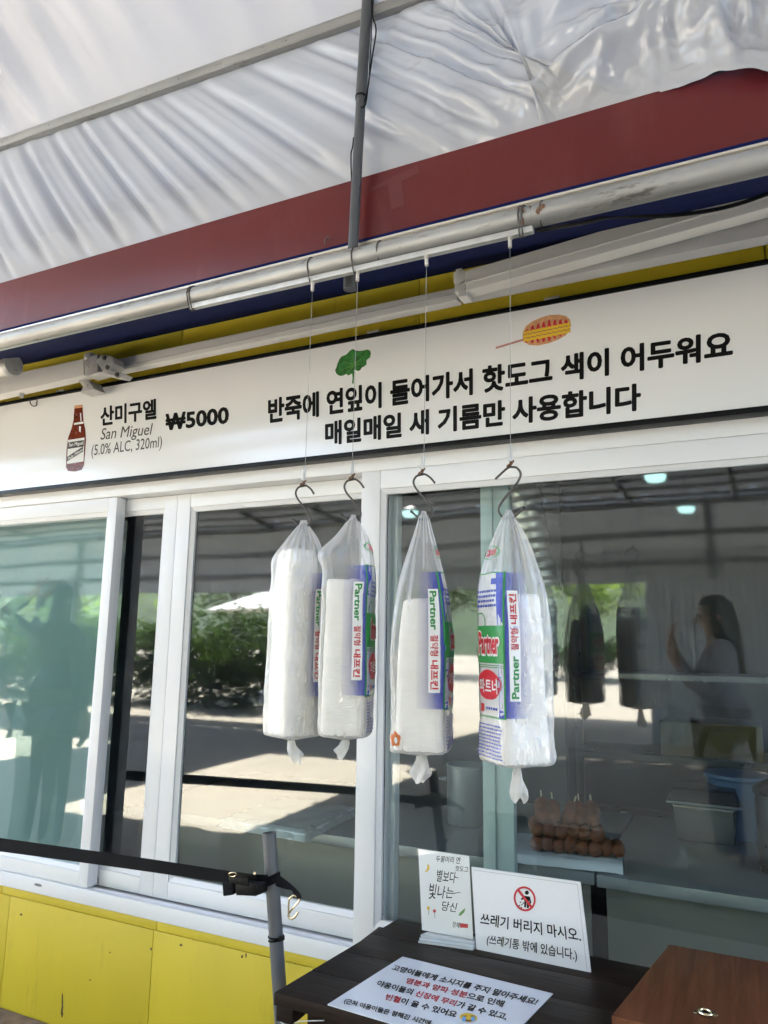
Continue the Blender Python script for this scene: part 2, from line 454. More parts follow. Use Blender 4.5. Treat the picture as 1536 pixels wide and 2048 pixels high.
def emit(name, col, s):
    m, t, p, out = newmat(name)
    p.inputs['Emission Color'].default_value = (*col, 1); p.inputs['Emission Strength'].default_value = s
    p.inputs['Base Color'].default_value = (*col, 1)
emit('lamp_glow', (0.60, 1.0, 0.97), 0.6)

# ------------------------------------------------------------------ lettering
_tc = {}
# one pass over all characters, so that the built-in font resolves them once
WARM = ''.join(sorted(set('반죽에 연잎이 들어가서 핫도그 색이 어두워요매일매일 새 기름만 사용합니다산미구엘₩5000San Miguel(5.0% ALC, 320ml)Pale PilsenPartner절약형내프킨파트너고급엠보싱고양이들에게 소시지를 주지 말아주세요!염분과 양파 성분으로 인해야옹이들의 신장에 무리가 갈 수 있고,빈혈이 올 수 있어요(근처 야옹이들은 정해진 시간에쓰레기 버리지 마시오.(쓰레기통 밖에 있습니다.)두물머리 연핫도그별보다빛나는당신정혜')))
_wc = bpy.data.curves.new('lettering', 'FONT'); _wc.body = WARM
_wo = bpy.data.objects.new('lettering', _wc); _wo.to_mesh(); _wo.to_mesh_clear()
def text2d(s, bold=0.0, shear=0.0, mats=None, res=3, align='LEFT', spacing=1.0):
    """flat lettering as (verts, faces, mat indices) scaled to the unit square of its own bounding box; aspect returned"""
    key = (s, bold, shear, str(mats), res, spacing)
    if key in _tc: return _tc[key]
    c = bpy.data.curves.new('lettering', 'FONT')
    c.body = s; c.resolution_u = res; c.shear = shear; c.space_character = spacing; c.align_x = align
    o = bpy.data.objects.new('lettering', c); COL.objects.link(o)
    if mats:
        for k in range(max(mats) + 1): c.materials.append(M['ink_black'])
        for i, mi in enumerate(mats): c.body_format[i].material_index = mi
    me = o.to_mesh()
    vs = [(v.co.x, v.co.y) for v in me.vertices]
    fs = [tuple(p.vertices) for p in me.polygons]; ms = [p.material_index for p in me.polygons]
    o.to_mesh_clear()
    bpy.data.objects.remove(o); bpy.data.curves.remove(c)
    v3 = [(x, y, 0.0) for x, y in vs]
    if bold > 0:
        cnt = {}
        for fi, f in enumerate(fs):
            for a, b in zip(f, f[1:] + f[:1]):
                k = (min(a, b), max(a, b))
                cnt.setdefault(k, []).append(fi)
        # merge duplicates by position so that only true outline edges stay
        pos = {}
        idx = [pos.setdefault((round(x, 4), round(y, 4)), i) for i, (x, y) in enumerate(vs)]
        ed = {}
        for (a, b), fl in cnt.items():
            k = (min(idx[a], idx[b]), max(idx[a], idx[b]))
            ed.setdefault(k, []).extend(fl)
        outl = [(k, fl[0]) for k, fl in ed.items() if len(fl) == 1 and k[0] != k[1]]
        done = set(); r = bold
        for (a, b), fi in outl:
            ax, ay = vs[a]; bx, by = vs[b]
            dx, dy = bx - ax, by - ay; L = math.hypot(dx, dy)
            if L < 1e-6: continue
            nx, ny = -dy / L * r, dx / L * r
            n = len(v3)
            v3 += [(ax + nx, ay + ny, 1.0), (ax - nx, ay - ny, 1.0), (bx - nx, by - ny, 1.0), (bx + nx, by + ny, 1.0)]
            fs.append((n, n + 1, n + 2, n + 3)); ms.append(ms[fi])
            for q in (a, b):
                if q in done: continue
                done.add(q); n = len(v3); x, y = vs[q]
                v3 += [(x + r * math.cos(k * math.pi / 4), y + r * math.sin(k * math.pi / 4), 2.0) for k in range(8)]
                fs.append(tuple(range(n, n + 8))); ms.append(ms[fi])
    x0 = min(v[0] for v in v3); x1 = max(v[0] for v in v3); y0 = min(v[1] for v in v3); y1 = max(v[1] for v in v3)
    v3 = [((x - x0) / (x1 - x0), (y - y0) / (y1 - y0), k) for x, y, k in v3]
    _tc[key] = (v3, fs, ms, (x1 - x0) / (y1 - y0))
    return _tc[key]

def quadmap(tl, tr, bl, br, nrm, step=0.00012):
    tl, tr, bl, br, nrm = map(Vector, (tl, tr, bl, br, nrm))
    def f(u, v, k=0.0):
        top = tl.lerp(tr, u); bot = bl.lerp(br, u)
        return bot.lerp(top, v) + nrm * (step * k)
    return f

def lettering(s, fmap, parent, material='ink_black', bold=0.0, shear=0.0, mats=None, name='lettering', local=False, res=3, spacing=1.0):
    vs, fs, ms, asp = text2d(s, bold, shear, mats, res, spacing=spacing)
    mb = MB()
    mb.v = [fmap(u, v, k) for u, v, k in vs]; mb.f = list(fs); mb.m = list(ms)
    return mb.build(name, material, parent, local=local, normals=False)

def pxpoly(name, pts, y, material, parent):
    mb = MB(); mb.poly([W(a, b, y=y) for a, b in pts])
    return mb.build(name, material, parent)
# ================================================================== the setting
g = MB(); g.grid(40, 40, lambda u, v: Vector(((u - 0.5) * 300, (v - 0.5) * 300 - 20, 0)))
tag(g.build('ground', 'concrete'), kind='structure')
s = MB(); s.grid(60, 4, lambda u, v: Vector((-5 + u * 7, -0.30 + v * 0.30 + (0.02 * noise.noise((u * 30, v, 0)) if v == 0 else 0), 0.006)))
tag(s.build('soil_strip', 'soil_strip'), kind='structure')

# ------------------------------------------------------------------ kiosk
kiosk = thing('kiosk', (-1.3, 1.3, 0), 'yellow food kiosk with white sliding windows, maroon fascia and kitchen inside', 'kiosk')
XL, XR = -4.4, 1.6
Z_SB = W(312, 1842, y=0).z            # underside of the window frame
Z_BT = W(400, 1829, y=0).z            # top of the lower frame band
Z_HD = W(355, 980.5, y=0).z           # underside of the frame header
Z_ST = W(305, 1859, y=0.004).z        # joint under the trim strip

mb = MB(); mb.box((XL, 0.02, 0), (XR, 0.055, Z_SB - 0.002)); mb.build('wall_core', 'pvc_gap', kiosk)
xj = [XL, W(10, 1960, y=0.004).x - 0.9, W(10, 1900, y=0.004).x, W(307, 1862, y=0.004).x, -1.02, -0.2, 0.7, XR]
for a, b in zip(xj[:-1], xj[1:]):
    mb = MB(); mb.box((a + 0.0012, 0.004, 0.004), (b - 0.0012, 0.0198, Z_ST - 0.0012)); mb.build('wall_panel', 'yellow_paint', kiosk, bevel=0.0012)
xs = [XL, W(5, 1775, y=0.002).x, W(314, 1848, y=0.002).x, -0.6, XR]
for a, b in zip(xs[:-1], xs[1:]):
    mb = MB(); mb.box((a + 0.0008, 0.002, Z_ST + 0.0012), (b - 0.0008, 0.0198, Z_SB - 0.0015)); mb.build('trim_strip', 'yellow_paint', kiosk, bevel=0.001)
mb = MB(); mb.box((XL, 0.02, 1.90), (XR, 0.055, 2.70)); mb.build('upper_wall_core', 'pvc_gap', kiosk)
xu = [XL, W(10, 790, y=0).x, W(362, 690, y=0).x, W(838, 600, y=0).x, W(1529, 490, y=0).x, XR]
for a, b in zip(xu[:-1], xu[1:]):
    mb = MB(); mb.box((a + 0.0016, 0.002, 1.95), (b - 0.0016, 0.0198, 2.62)); mb.build('wall_panel', 'yellow_paint', kiosk, bevel=0.0015)

sc_ = random.Random(21)
for px, py, w_, h_ in ((484, 1913, 3, 4), (492, 1911, 2, 7), (42, 1829, 3, 2.5), (362, 1890, 4, 3), (125, 2003, 2, 26), (124, 2026, 2.5, 14), (302, 1898, 2, 4), (180, 1960, 3, 2), (386, 1868, 1.5, 10), (220, 1905, 2, 2), (590, 1925, 2, 5)):
    mb = MB(); mb.poly([W(px + w_ * math.cos(t) * sc_.uniform(.6, 1), py + h_ * math.sin(t) * sc_.uniform(.6, 1), y=0.0014 if py < 1850 else 0.0034) for t in [q * math.pi / 5 for q in range(10)]]); mb.build('scuff', 'scuff', kiosk)
# window frame: header, lower band, sill track
fr = MB()
fr.box((XL, 0.0, Z_HD), (XR, 0.10, 1.949))
fr.box((XL, -0.002, Z_SB), (XR, 0.0115, Z_BT))
fr.box((XL, 0.0118, Z_SB), (XR, 0.12, Z_BT - 0.012))
frame = fr.build('window_frame', 'pvc_white', kiosk, bevel=0.0025)
tr = MB(); tr.tube([(XL, 0.034, Z_BT - 0.008), (XR, 0.034, Z_BT - 0.008)], 0.008, 10)
tr.build('track', 'pvc_white', frame, smooth=True)
sl = MB()
pA = W(76, 1770, y=-0.003)
sl.prism([pA + Vector((0.016 * math.cos(t) + (0.004 if math.cos(t) > 0 else -0.004), 0, 0.0045 * math.sin(t))) for t in [k * math.pi / 8 for k in range(16)]], (0, 0.0006, 0))
sl.build('drain_slot', 'pvc_gap', frame)

def sash(x0, x1, z0, z1, gx0, gx1, gz0, gz1, y, depth=0.034, bead=0.016, pane_mat='glass', pane=None):
    m = MB()
    b0, b1, c0, c1 = gx0 - bead, gx1 + bead, gz0 - bead, gz1 + bead
    m.box((x0, y, z0), (b0, y + depth, z1)); m.box((b1, y, z0), (x1, y + depth, z1))
    m.box((b0 + 0.0002, y + 0.0004, c1), (b1 - 0.0002, y + depth, z1)); m.box((b0 + 0.0002, y + 0.0004, z0), (b1 - 0.0002, y + depth, c0))
    fo = m.build('sash', 'pvc_white', kiosk, bevel=0.0022)
    m = MB(); yb = y + 0.0045
    m.hexa([(b0 + .0006, yb, c0 + .0006), (gx0, yb + 0.009, gz0), (gx0, yb + 0.02, gz0), (b0 + .0006, yb + 0.02, c0 + .0006), (b0 + .0006, yb, c1 - .0006), (gx0, yb + 0.009, gz1), (gx0, yb + 0.02, gz1), (b0 + .0006, yb + 0.02, c1 - .0006)])
    m.hexa([(gx1, yb + 0.009, gz0), (b1 - .0006, yb, c0 + .0006), (b1 - .0006, yb + 0.02, c0 + .0006), (gx1, yb + 0.02, gz0), (gx1, yb + 0.009, gz1), (b1 - .0006, yb, c1 - .0006), (b1 - .0006, yb + 0.02, c1 - .0006), (gx1, yb + 0.02, gz1)])
    m.hexa([(b0 + .0006, yb, c0 + .0006), (b1 - .0006, yb, c0 + .0006), (b1 - .0006, yb + 0.02, c0 + .0006), (b0 + .0006, yb + 0.02, c0 + .0006), (gx0, yb + 0.009, gz0), (gx1, yb + 0.009, gz0), (gx1, yb + 0.02, gz0), (gx0, yb + 0.02, gz0)])
    m.hexa([(gx0, yb + 0.009, gz1), (gx1, yb + 0.009, gz1), (gx1, yb + 0.02, gz1), (gx0, yb + 0.02, gz1), (b0 + .0006, yb, c1 - .0006), (b1 - .0006, yb, c1 - .0006), (b1 - .0006, yb + 0.02, c1 - .0006), (b0 + .0006, yb + 0.02, c1 - .0006)])
    m.build('glazing_bead', 'pvc_white', fo)
    m = MB(); q = 0.006
    g0, g1 = (y + 0.021, y + 0.021) if pane is None else pane
    m.add([(gx0 - q, g0, gz0 - q), (gx1 + q, g1, gz0 - q), (gx1 + q, g1, gz1 + q), (gx0 - q, g0, gz1 + q)], [(0, 1, 2, 3)])
    m.build('pane', pane_mat, fo)
    return fo

# left outer sash with its proud stile
yA = 0.010
zA0 = W(182, 1779, y=yA).z + 0.001; zA1 = Z_HD - 0.001
sA = sash(XL + 0.3, W(235, 992, y=yA).x, zA0, zA1, XL + 0.4, W(208.8, 1033, y=yA).x, W(156, 1731, y=yA + 0.01).z, W(208.8, 1033, y=yA + 0.01).z, yA, depth=0.046)
tag(sA, 'left sash with a teal film behind its glass')
m = MB(); m.box((W(235, 992, y=yA).x - 0.014, 0.0562, zA0), (W(235, 992, y=yA).x, 0.075, zA0 + 0.02)); m.build('roller_guide', 'pvc_gap', sA)
# two inner sashes side by side
yB = 0.064
zB0 = W(400, 1814, y=yB).z; zB1 = Z_HD - 0.001
xBC = W(356, 986, y=yB).x
sash(-4.3, xBC - 0.0006, zB0, zB1, -4.2, W(322, 1027, y=yB).x, W(275, 1741, y=yB + 0.01).z, W(322, 1027, y=yB + 0.01).z, yB)
sash(xBC + 0.0006, -0.98, zB0, zB1, W(387, 1023, y=yB).x, -1.02, W(400, 1764, y=yB + 0.01).z, W(387, 1023, y=yB + 0.01).z, yB)
# right sash, outer track, its glass a little out of true
yD = -0.001
gxD = W(769, 987, y=yD).x
sD = sash(W(723.7, 947, y=yD).x, XR - 0.1, Z_BT + 0.0005, Z_HD - 0.0005, gxD, XR - 0.2, W(758, 1844, y=yD).z, W(769, 987, y=yD).z, yD, depth=0.05, pane=(0.0455, 0.0455 - (XR - 0.2 - gxD) * math.tan(math.radians(1.7))))
# inner stile seen through the right glass
m = MB(); yE = 0.115
m.box((W(963, 1300, y=yE).x, yE, 0.5), (W(987, 1300, y=yE).x, yE + 0.03, Z_HD)); m.box((W(987, 1300, y=yE).x + 0.0004, yE + 0.008, 0.5), (W(1021, 1300, y=yE).x, yE + 0.04, Z_HD))
m.build('inner_stile', 'teal_stile', kiosk, bevel=0.002)
# film behind the left sash
m = MB(); m.box((XL + 0.35, 0.105, 0.45), (W(218, 1400, y=0.105).x, 0.108, Z_HD)); m.build('window_film', 'teal_film', kiosk)

# room behind the glass
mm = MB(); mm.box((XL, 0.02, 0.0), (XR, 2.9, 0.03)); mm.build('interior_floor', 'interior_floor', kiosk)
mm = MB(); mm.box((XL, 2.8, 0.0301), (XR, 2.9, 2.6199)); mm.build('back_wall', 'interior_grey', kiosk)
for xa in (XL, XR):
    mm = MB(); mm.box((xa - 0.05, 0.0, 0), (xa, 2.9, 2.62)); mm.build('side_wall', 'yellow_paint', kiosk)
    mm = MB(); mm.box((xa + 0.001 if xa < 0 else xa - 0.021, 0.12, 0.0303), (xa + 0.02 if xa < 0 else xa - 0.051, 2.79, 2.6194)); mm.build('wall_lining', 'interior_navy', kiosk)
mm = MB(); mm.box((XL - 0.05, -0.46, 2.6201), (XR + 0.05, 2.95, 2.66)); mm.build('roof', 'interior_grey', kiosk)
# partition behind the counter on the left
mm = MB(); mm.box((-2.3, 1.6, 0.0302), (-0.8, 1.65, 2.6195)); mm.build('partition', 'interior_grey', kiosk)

# fascia
FZ0, FZ1 = 2.298, 2.466
m = MB(); m.box((XL - 0.05, -0.60, FZ0), (XR + 0.05, -0.575, FZ1)); fas = m.build('fascia', 'red_fascia', kiosk, bevel=0.001)
m = MB(); m.box((XL - 0.05, -0.5745, FZ1 - 0.02), (XR + 0.05, -0.52, FZ1 - 0.004)); m.build('fascia_backing', 'pvc_gap', kiosk)
m = MB(); m.box((XL - 0.05, -0.604, FZ0 - 0.008), (XR + 0.05, -0.576, FZ0 - 0.0005)); m.build('fascia_trim', 'blue_fabric', kiosk, bevel=0.001)
pat = MB(); pat.poly([W(a, b, y=-0.6008) for a, b in ((741, 376), (835, 330), (838, 345), (803, 362), (808, 410), (782, 419), (776, 368), (742, 383))])
pat.build('tape_mark', 'red_patch', fas)

# ------------------------------------------------------------------ tent lining over the kiosk front
def zrail(x): return 2.968 - 0.045 * (x + 2.18)
def interp(x, tab):
    if x <= tab[0][0]: return tab[0][1]
    for (a, fa), (b, fb) in zip(tab[:-1], tab[1:]):
        if x <= b: return fa + (fb - fa) * (x - a) / (b - a)
    return tab[-1][1]
def sm(a, b, x):
    t = max(0.0, min(1.0, (x - a) / (b - a))); return t * t * (3 - 2 * t)
KT = [(-2.6, 1.6), (-2.0, 1.42), (-1.55, 1.0), (-1.1, 0.76), (-0.7, 0.74), (-0.3, 0.9), (0.4, 1.0)]
def crease(t, sharp=2.2):
    return (0.5 + 0.5 * math.cos(2 * math.pi * t)) ** sharp
def crumple(x, z):
    h = 0.0
    wx = x + 0.10 * noise.noise((x * 3, z * 3, 1.7)); wz = z + 0.10 * noise.noise((x * 3, z * 3, 8.7))
    for sc, a in ((2.6, 0.06), (5.0, 0.05), (9.5, 0.032), (19, 0.014), (38, 0.004)):
        q = noise.noise((wx * sc + 3.7, wz * sc * 1.3 + 1.1, 5.2))
        h += a * (1 - 2.4 * math.sqrt(q * q + 0.0012)) - a * 0.5
    h += 0.045 * max(0, noise.noise((x * 1.7, z * 2.2, 9.1)))
    return h
def lower_tarp(u, v):
    xr = -4.6 + 6.4 * u                     # the point of the rail this fold hangs from
    k = interp(xr, KT)
    zr = zrail(xr)
    dgn = 1 - sm(-0.75, -0.30, xr)          # diagonal folds on the left, crumpled plastic on the right
    x = xr + (zr - 2.445) * (1 - v) / k * (dgn * 0.999 + 0.001)
    droop = sm(-0.30, 0.12, x)
    # lower edge: tucked behind the fascia on the left, sagging in front of it on the right
    zb = 2.445 * (1 - droop) + droop * interp(x, [(-0.3, 2.462), (-0.1, 2.478), (0.02, 2.45), (0.12, 2.418), (0.5, 2.40), (2, 2.38)]) + droop * (0.014 * noise.noise((x * 9, 0.3, 0)) + 0.007 * noise.noise((x * 31, 0.9, 0)))
    yb = -0.569 + droop * (-0.062)
    z = zb + (zr - zb) * v
    y = yb + (-0.60 - yb) * v
    ph = xr / 0.142 + 0.9 * noise.noise((xr * 2.1, z * 0.25, 0.3)) + 0.10 * noise.noise((xr * 7, z * 0.7, 4))
    fi = math.floor(ph + 0.5)
    left = 1 - sm(-0.55, -0.05, x)
    amp = (0.034 + 0.016 * sm(-1.1, -2.1, xr)) * (0.66 + 0.55 * noise.noise((fi * 3.1, z * 1.1, 0.2)))
    prof = min(1.0, 0.18 + (1 - v) * 3.0) * min(1.0, 0.04 + v * v * 14.0)
    d = amp * (0.55 - 1.2 * crease(ph + 0.08 * math.sin(2 * math.pi * ph), 2.2) + 0.30 * math.sin(2 * math.pi * ph + 0.9) + 0.10 * crease(ph * 2 + 0.35 * noise.noise((xr * 3, z, 8)), 3.0)) * left * prof
    d += 0.0035 * noise.noise((xr * 24, z * 2.2, 7)) * left * prof
    cr = sm(-0.95, -0.2, x) * (0.35 + 0.65 * sm(-0.45, 0.0, x))
    edge = min(1.0, 0.10 + v * 4)
    d += crumple(x, z) * cr * edge
    d += 0.035 * math.sin(math.pi * min(1, v * 1.1)) * sm(-0.6, 0.1, x)
    d += 0.018 * math.sin(math.pi * v) * left
    lim = 0.012 + 0.3 * v if droop < 0.05 else 1.0
    return Vector((x, y - min(lim, max(d, -0.004 if v < 0.10 else -0.004 - 0.25 * (v - 0.10))), z))
lt = MB(); lt.grid(760, 110, lower_tarp)
lining = thing('tent_lining', (-1.0, -0.6, 2.4), 'white vinyl tent lining gathered in diagonal folds above the maroon fascia', 'tarp')
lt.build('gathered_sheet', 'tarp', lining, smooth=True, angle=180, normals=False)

# rail that pins the lining
def rail_pt(x, dy=0): return Vector((x, -0.604 + dy, zrail(x)))
ra = MB()
a, b = rail_pt(-3.6, -0.012), rail_pt(1.6, -0.012)
ra.bar(a, b, 0.026, 0.020)
ra.bar(a + Vector((0, -0.0105, 0.0128)), b + Vector((0, -0.0105, 0.0128)), 0.005, 0.005); ra.bar(a + Vector((0, -0.0105, -0.0128)), b + Vector((0, -0.0105, -0.0128)), 0.005, 0.005)
rail = ra.build('lining_rail', 'galvanised', bevel=0.0015)
tag(rail, 'thin galvanised rail pinning the white vinyl lining overhead', 'rail')
for px in (13, 107, 301, 366, 580):
    x = W(px, 300 - 0.357 * px, y=-0.61).x
    p = rail_pt(x, -0.0225); mb = MB(); mb.lathe(p, [(0.0032, 0.0), (0.0030, -0.0022), (0.0012, -0.003)], 10, 'y'); mb.build('screw', 'tie_wire', rail)

# upper lining, runs up and out over the yard
def upper_tarp(u, v):
    x = -5.0 + 7.6 * u
    zr = zrail(x)
    y = -0.598 - 2.3 * v
    z = zr + 1.15 * v ** 0.92
    ph = (x + 0.30 * v) / 0.17 + 1.0 * noise.noise((x * 1.3, v * 0.8, 2.2))
    amp = 0.075 * (0.55 + 0.5 * noise.noise((math.floor(ph) * 2.3, 1.5, 0)))
    near = 0.5 + 0.5 * math.exp(-v * 7)
    leftish = 0.45 + 0.55 * sm(-1.2, -2.2, x)
    d = amp * (crease(ph, 1.6) - 0.3) * near * leftish * min(1, v * 14)
    d += 0.05 * noise.noise((x * 2.4, v * 4, 3)) * min(1, v * 8)
    d += 0.004 * noise.noise((x * 14, v * 8, 3)) * min(1, v * 14)
    return Vector((x, y - d * 0.6, z + 0.004 - d * 0.8))
ut = MB(); ut.grid(420, 90, upper_tarp)
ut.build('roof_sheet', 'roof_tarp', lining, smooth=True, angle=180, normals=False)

# ------------------------------------------------------------------ tent hall behind the photographer (seen in the glass)
hall = thing('tent_hall', (-3.0, -6.0, 0), 'open steel-framed tent hall whose ribbed roof shows in the window glass', 'tent')
HX0, HX1, HY0, HY1 = -24.0, 7.0, -2.55, -9.0
ZR0, ZR1 = 4.16, 3.42
def hz(y): return ZR0 + (ZR1 - ZR0) * (y - HY0) / (HY1 - HY0)
GAP = (-6.3, -4.5, -7.3, -4.4)          # missing roof panel that lets the sun in
def roofpiece(xa, xb, ya, yb):
    m = MB(); nu = max(2, int((xb - xa) / 0.05)); nv = max(1, int(abs(yb - ya) / 0.6))
    m.grid(nu, nv, lambda u, v: Vector((xa + (xb - xa) * u, ya + (yb - ya) * v, hz(ya + (yb - ya) * v) + 0.035 * math.sin((xa + (xb - xa) * u) * 17) + 0.06)))
    m.build('roof_sheet', 'hall_tarp', hall, smooth=True, normals=False)
GAP2 = (-13.6, -8.6, -7.3, -3.0)        # roof opening added further left; its sunlit floor brightens the kiosk front
def in_gap(x, y): return any(g[0] < x < g[1] and g[2] < y < g[3] for g in (GAP, GAP2))
bx = sorted({HX0, HX1, *GAP[:2], *GAP2[:2]}); by = sorted({HY0, HY1, *GAP[2:], *GAP2[2:]})
for xa, xb in zip(bx[:-1], bx[1:]):
    for ya, yb in zip(by[:-1], by[1:]):
        if not in_gap((xa + xb) / 2, (ya + yb) / 2): roofpiece(xa, xb, ya, yb)
for k in range(22):
    x = HX0 + 0.2 + k * (HX1 - HX0 - 0.4) / 21
    if GAP[0] < x < GAP[1] or GAP2[0] < x < GAP2[1]: continue
    m = MB(); m.bar((x, HY0, hz(HY0) - 0.02), (x, HY1, hz(HY1) - 0.02), 0.05, 0.06); m.build('rafter', 'hall_steel', hall)
for k in range(17):
    y = HY0 + (HY1 - HY0) * k / 16
    segs = [(HX0, HX1)] if k in (0, 8, 16) else [(a, b) for a, b in zip(bx[:-1], bx[1:]) if not in_gap((a + b) / 2, y)]
    for a, b in segs:
        m = MB(); m.bar((a, y, hz(y) - 0.075), (b, y, hz(y) - 0.075), 0.04, 0.045); m.build('purlin', 'hall_steel', hall)
for z in (3.36, 2.90, 2.49):
    m = MB(); m.bar((HX0, HY1, z), (HX1, HY1, z), 0.06, 0.08); m.build('beam', 'hall_steel', hall)
for (xa, xb) in ((-1.80, 0.9), (0.9, 3.7)):
    m = MB(); m.grid(90, 3, lambda u, v: Vector((xa + (xb - xa) * u, HY1 + 0.10 + 0.012 * math.sin(u * 90 * 1.9), 0.02 + 2.2 * v))); m.build('side_curtain', 'hall_tarp', hall, smooth=True, normals=False)
for xa, ya, yb in ((HX0, -0.3, HY1), (HX1, -0.3, HY1)):  # unseen end curtains, added to block side light and darken the hall
    m = MB(); m.grid(80, 3, lambda u, v: Vector((xa + 0.015 * math.sin(u * 150), ya + (yb - ya) * u, 0.02 + 3.45 * v))); m.build('side_curtain', 'hall_tarp', hall, smooth=True, normals=False)
for x in (-21.6, -18.6, -15.6, -12.6, -9.6, -6.9, -4.0, -0.9, 2.3, 5.4):
    m = MB(); m.bar((x, HY1, 0), (x, HY1, 3.4), 0.08, 0.08, up=(0, 1, 0)); m.build('column', 'hall_steel', hall, bevel=0.006)
m = MB(); m.grid(500, 6, lambda u, v: Vector((HX0 + (HX1 - HX0) * u, HY1 - 0.06 + 0.018 * math.sin(u * 500 * 1.9), 2.2 + 1.32 * v)))
m.build('gable_sheet', 'hall_tarp', hall, smooth=True, normals=False)
# lean-to added beyond the right half of the hall to shade the ground
lean = thing('shade_lean_to', (0.0, -11.5, 0), 'low lean-to roof added beyond the tent hall to shade the ground at right', 'canopy')
m = MB(); m.grid(70, 6, lambda u, v: Vector((-5.2 + 10 * u, -9.2 - 4.2 * v, 2.95 - 0.3 * v + 0.015 * math.sin(u * 220)))); m.build('roof_sheet', 'hall_tarp', lean, smooth=True, normals=False)
for x in (-5.1, -1.6, 1.8, 4.7):
    m = MB(); m.tube([(x, -13.3, 0), (x, -13.3, 2.66)], 0.04, 10); m.build('post', 'hall_steel', lean, smooth=True)
# ================================================================== awning
awn = thing('awning', (-1.3, -0.3, 2.2), 'folded awning with blue cloth underside and aluminium front rail under the fascia', 'awning')
m = MB(); m.prism([(XL, -0.592, 2.243), (XL, -0.0285, 2.487), (XL, -0.0285, 2.493), (XL, -0.592, 2.249)], (XR - XL, 0, 0)); m.build('cloth', 'blue_fabric', awn)
prof = [(a_, b_ + 0.006) for a_, b_ in [(-0.578, 2.2835), (-0.604, 2.2835), (-0.611, 2.279), (-0.611, 2.2735), (-0.606, 2.2715), (-0.612, 2.268), (-0.616, 2.262), (-0.612, 2.257), (-0.607, 2.2555), (-0.612, 2.252), (-0.614, 2.243), (-0.608, 2.236), (-0.578, 2.234)]]
m = MB(); m.prism([(XL, y, z) for y, z in prof], (XR - XL, 0, 0)); m.build('front_rail', 'aluminium', awn)

def bar_px(a0, a1, b0, b1, y, depth, name, material, parent, bevel=0.004):
    """flat bar whose upper/lower edges were measured at both ends"""
    A0, A1, B0, B1 = W(*a0, y=y), W(*a1, y=y), W(*b0, y=y), W(*b1, y=y)
    d = Vector((0, depth, 0)); m = MB()
    m.hexa([A1, B1, B1 + d, A1 + d, A0, B0, B0 + d, A0 + d])
    return m.build(name, material, parent, bevel=bevel)
arm = bar_px((-60, 766), (-60, 803), (166, 717), (168, 751), -0.16, 0.05, 'folding_arm', 'awning_white', awn, 0.006)
m = MB(); yq = -0.166
A = W(166, 716, y=yq); B = W(195, 708, y=yq); Cc = W(196, 745, y=yq); Dd = W(170, 752, y=yq)
m.hexa([Dd, Cc, Cc + Vector((0, .062, 0)), Dd + Vector((0, .062, 0)), A, B, B + Vector((0, .062, 0)), A + Vector((0, .062, 0))])
m.lathe(W(181, 716, y=yq + 0.02), [(0.020, -0.014), (0.024, -0.008), (0.024, 0.012), (0.018, 0.016)], 16, 'z')
el = m.build('elbow_joint', 'cast_alu', arm, bevel=0.004)
m = MB()
m.prism([W(a, b, y=-0.19) for a, b in ((192, 722), (200, 711), (212, 709), (226, 714), (229, 727), (222, 741), (246, 746), (240, 754), (228, 752), (196, 745), (176, 753), (174, 748), (205, 742))], (0, 0.05, 0))
el2 = m.build('elbow_bracket', 'cast_alu', arm, bevel=0.003)
for q in ((209, 716), (215, 735), (234, 750)):
    m = MB(); m.lathe(W(*q, y=-0.192), [(0.0085, 0.01), (0.0085, -0.004), (0.005, -0.006)], 6, 'y'); m.build('bolt', 'tie_wire', arm)
m = MB(); m.prism([W(a, b, y=-0.13) for a, b in ((152, 757), (178, 760), (188, 778), (160, 785), (166, 773))], (0, 0.06, 0)); m.build('wall_bracket', 'cast_alu', arm, bevel=0.003)
m = MB(); m.lathe(W(44, 785, y=-0.13), [(0.022, 0.012), (0.019, 0.0), (0.010, -0.006), (0.008, -0.02)], 14, 'z'); m.build('arm_foot', 'cast_alu', arm, smooth=True)
bar_px((224, 720), (226, 744), (915, 574), (915, 600), -0.12, 0.04, 'folding_arm', 'awning_white', awn, 0.004)
m = MB(); m.bar(W(230, 736, y=-0.1205), W(905, 588, y=-0.1205), 0.003, 0.002); m.build('arm_groove', 'awning_grey', awn)
armR = bar_px((928, 541), (930, 583), (1660, 325), (1660, 382), -0.21, 0.05, 'folding_arm', 'awning_white', awn, 0.008)
m = MB(); a0 = W(929, 566, y=-0.212); a1 = W(1640, 363, y=-0.212); m.bar(a0, a1, 0.006, 0.006); m.build('arm_rib', 'awning_white', armR, bevel=0.002)
bar_px((930, 575), (925, 594), (1660, 396), (1660, 446), -0.15, 0.05, 'folding_arm', 'awning_grey', awn, 0.006)
m = MB()
for (x0, y0, x1, y1) in ((908, 546, 931, 562), (910, 570, 931, 582), (917, 584, 934, 592), (913, 540, 925, 546)):
    p, q = W(x0, y0, y=-0.20), W(x1, y1, y=-0.20); m.box((p.x, -0.205, q.z), (q.x, -0.155, p.z))
m.build('arm_end_cap', 'awning_white', armR, bevel=0.002)
m = MB(); p = W(12, 733, y=-0.3); m.lathe(p, [(0.0, -0.05), (0.03, -0.05), (0.035, -0.03), (0.035, 0.02), (0.045, 0.03), (0.04, 0.045), (0.0, 0.045)], 18, 'x'); m.build('roller_end', 'cast_alu', awn, smooth=True)

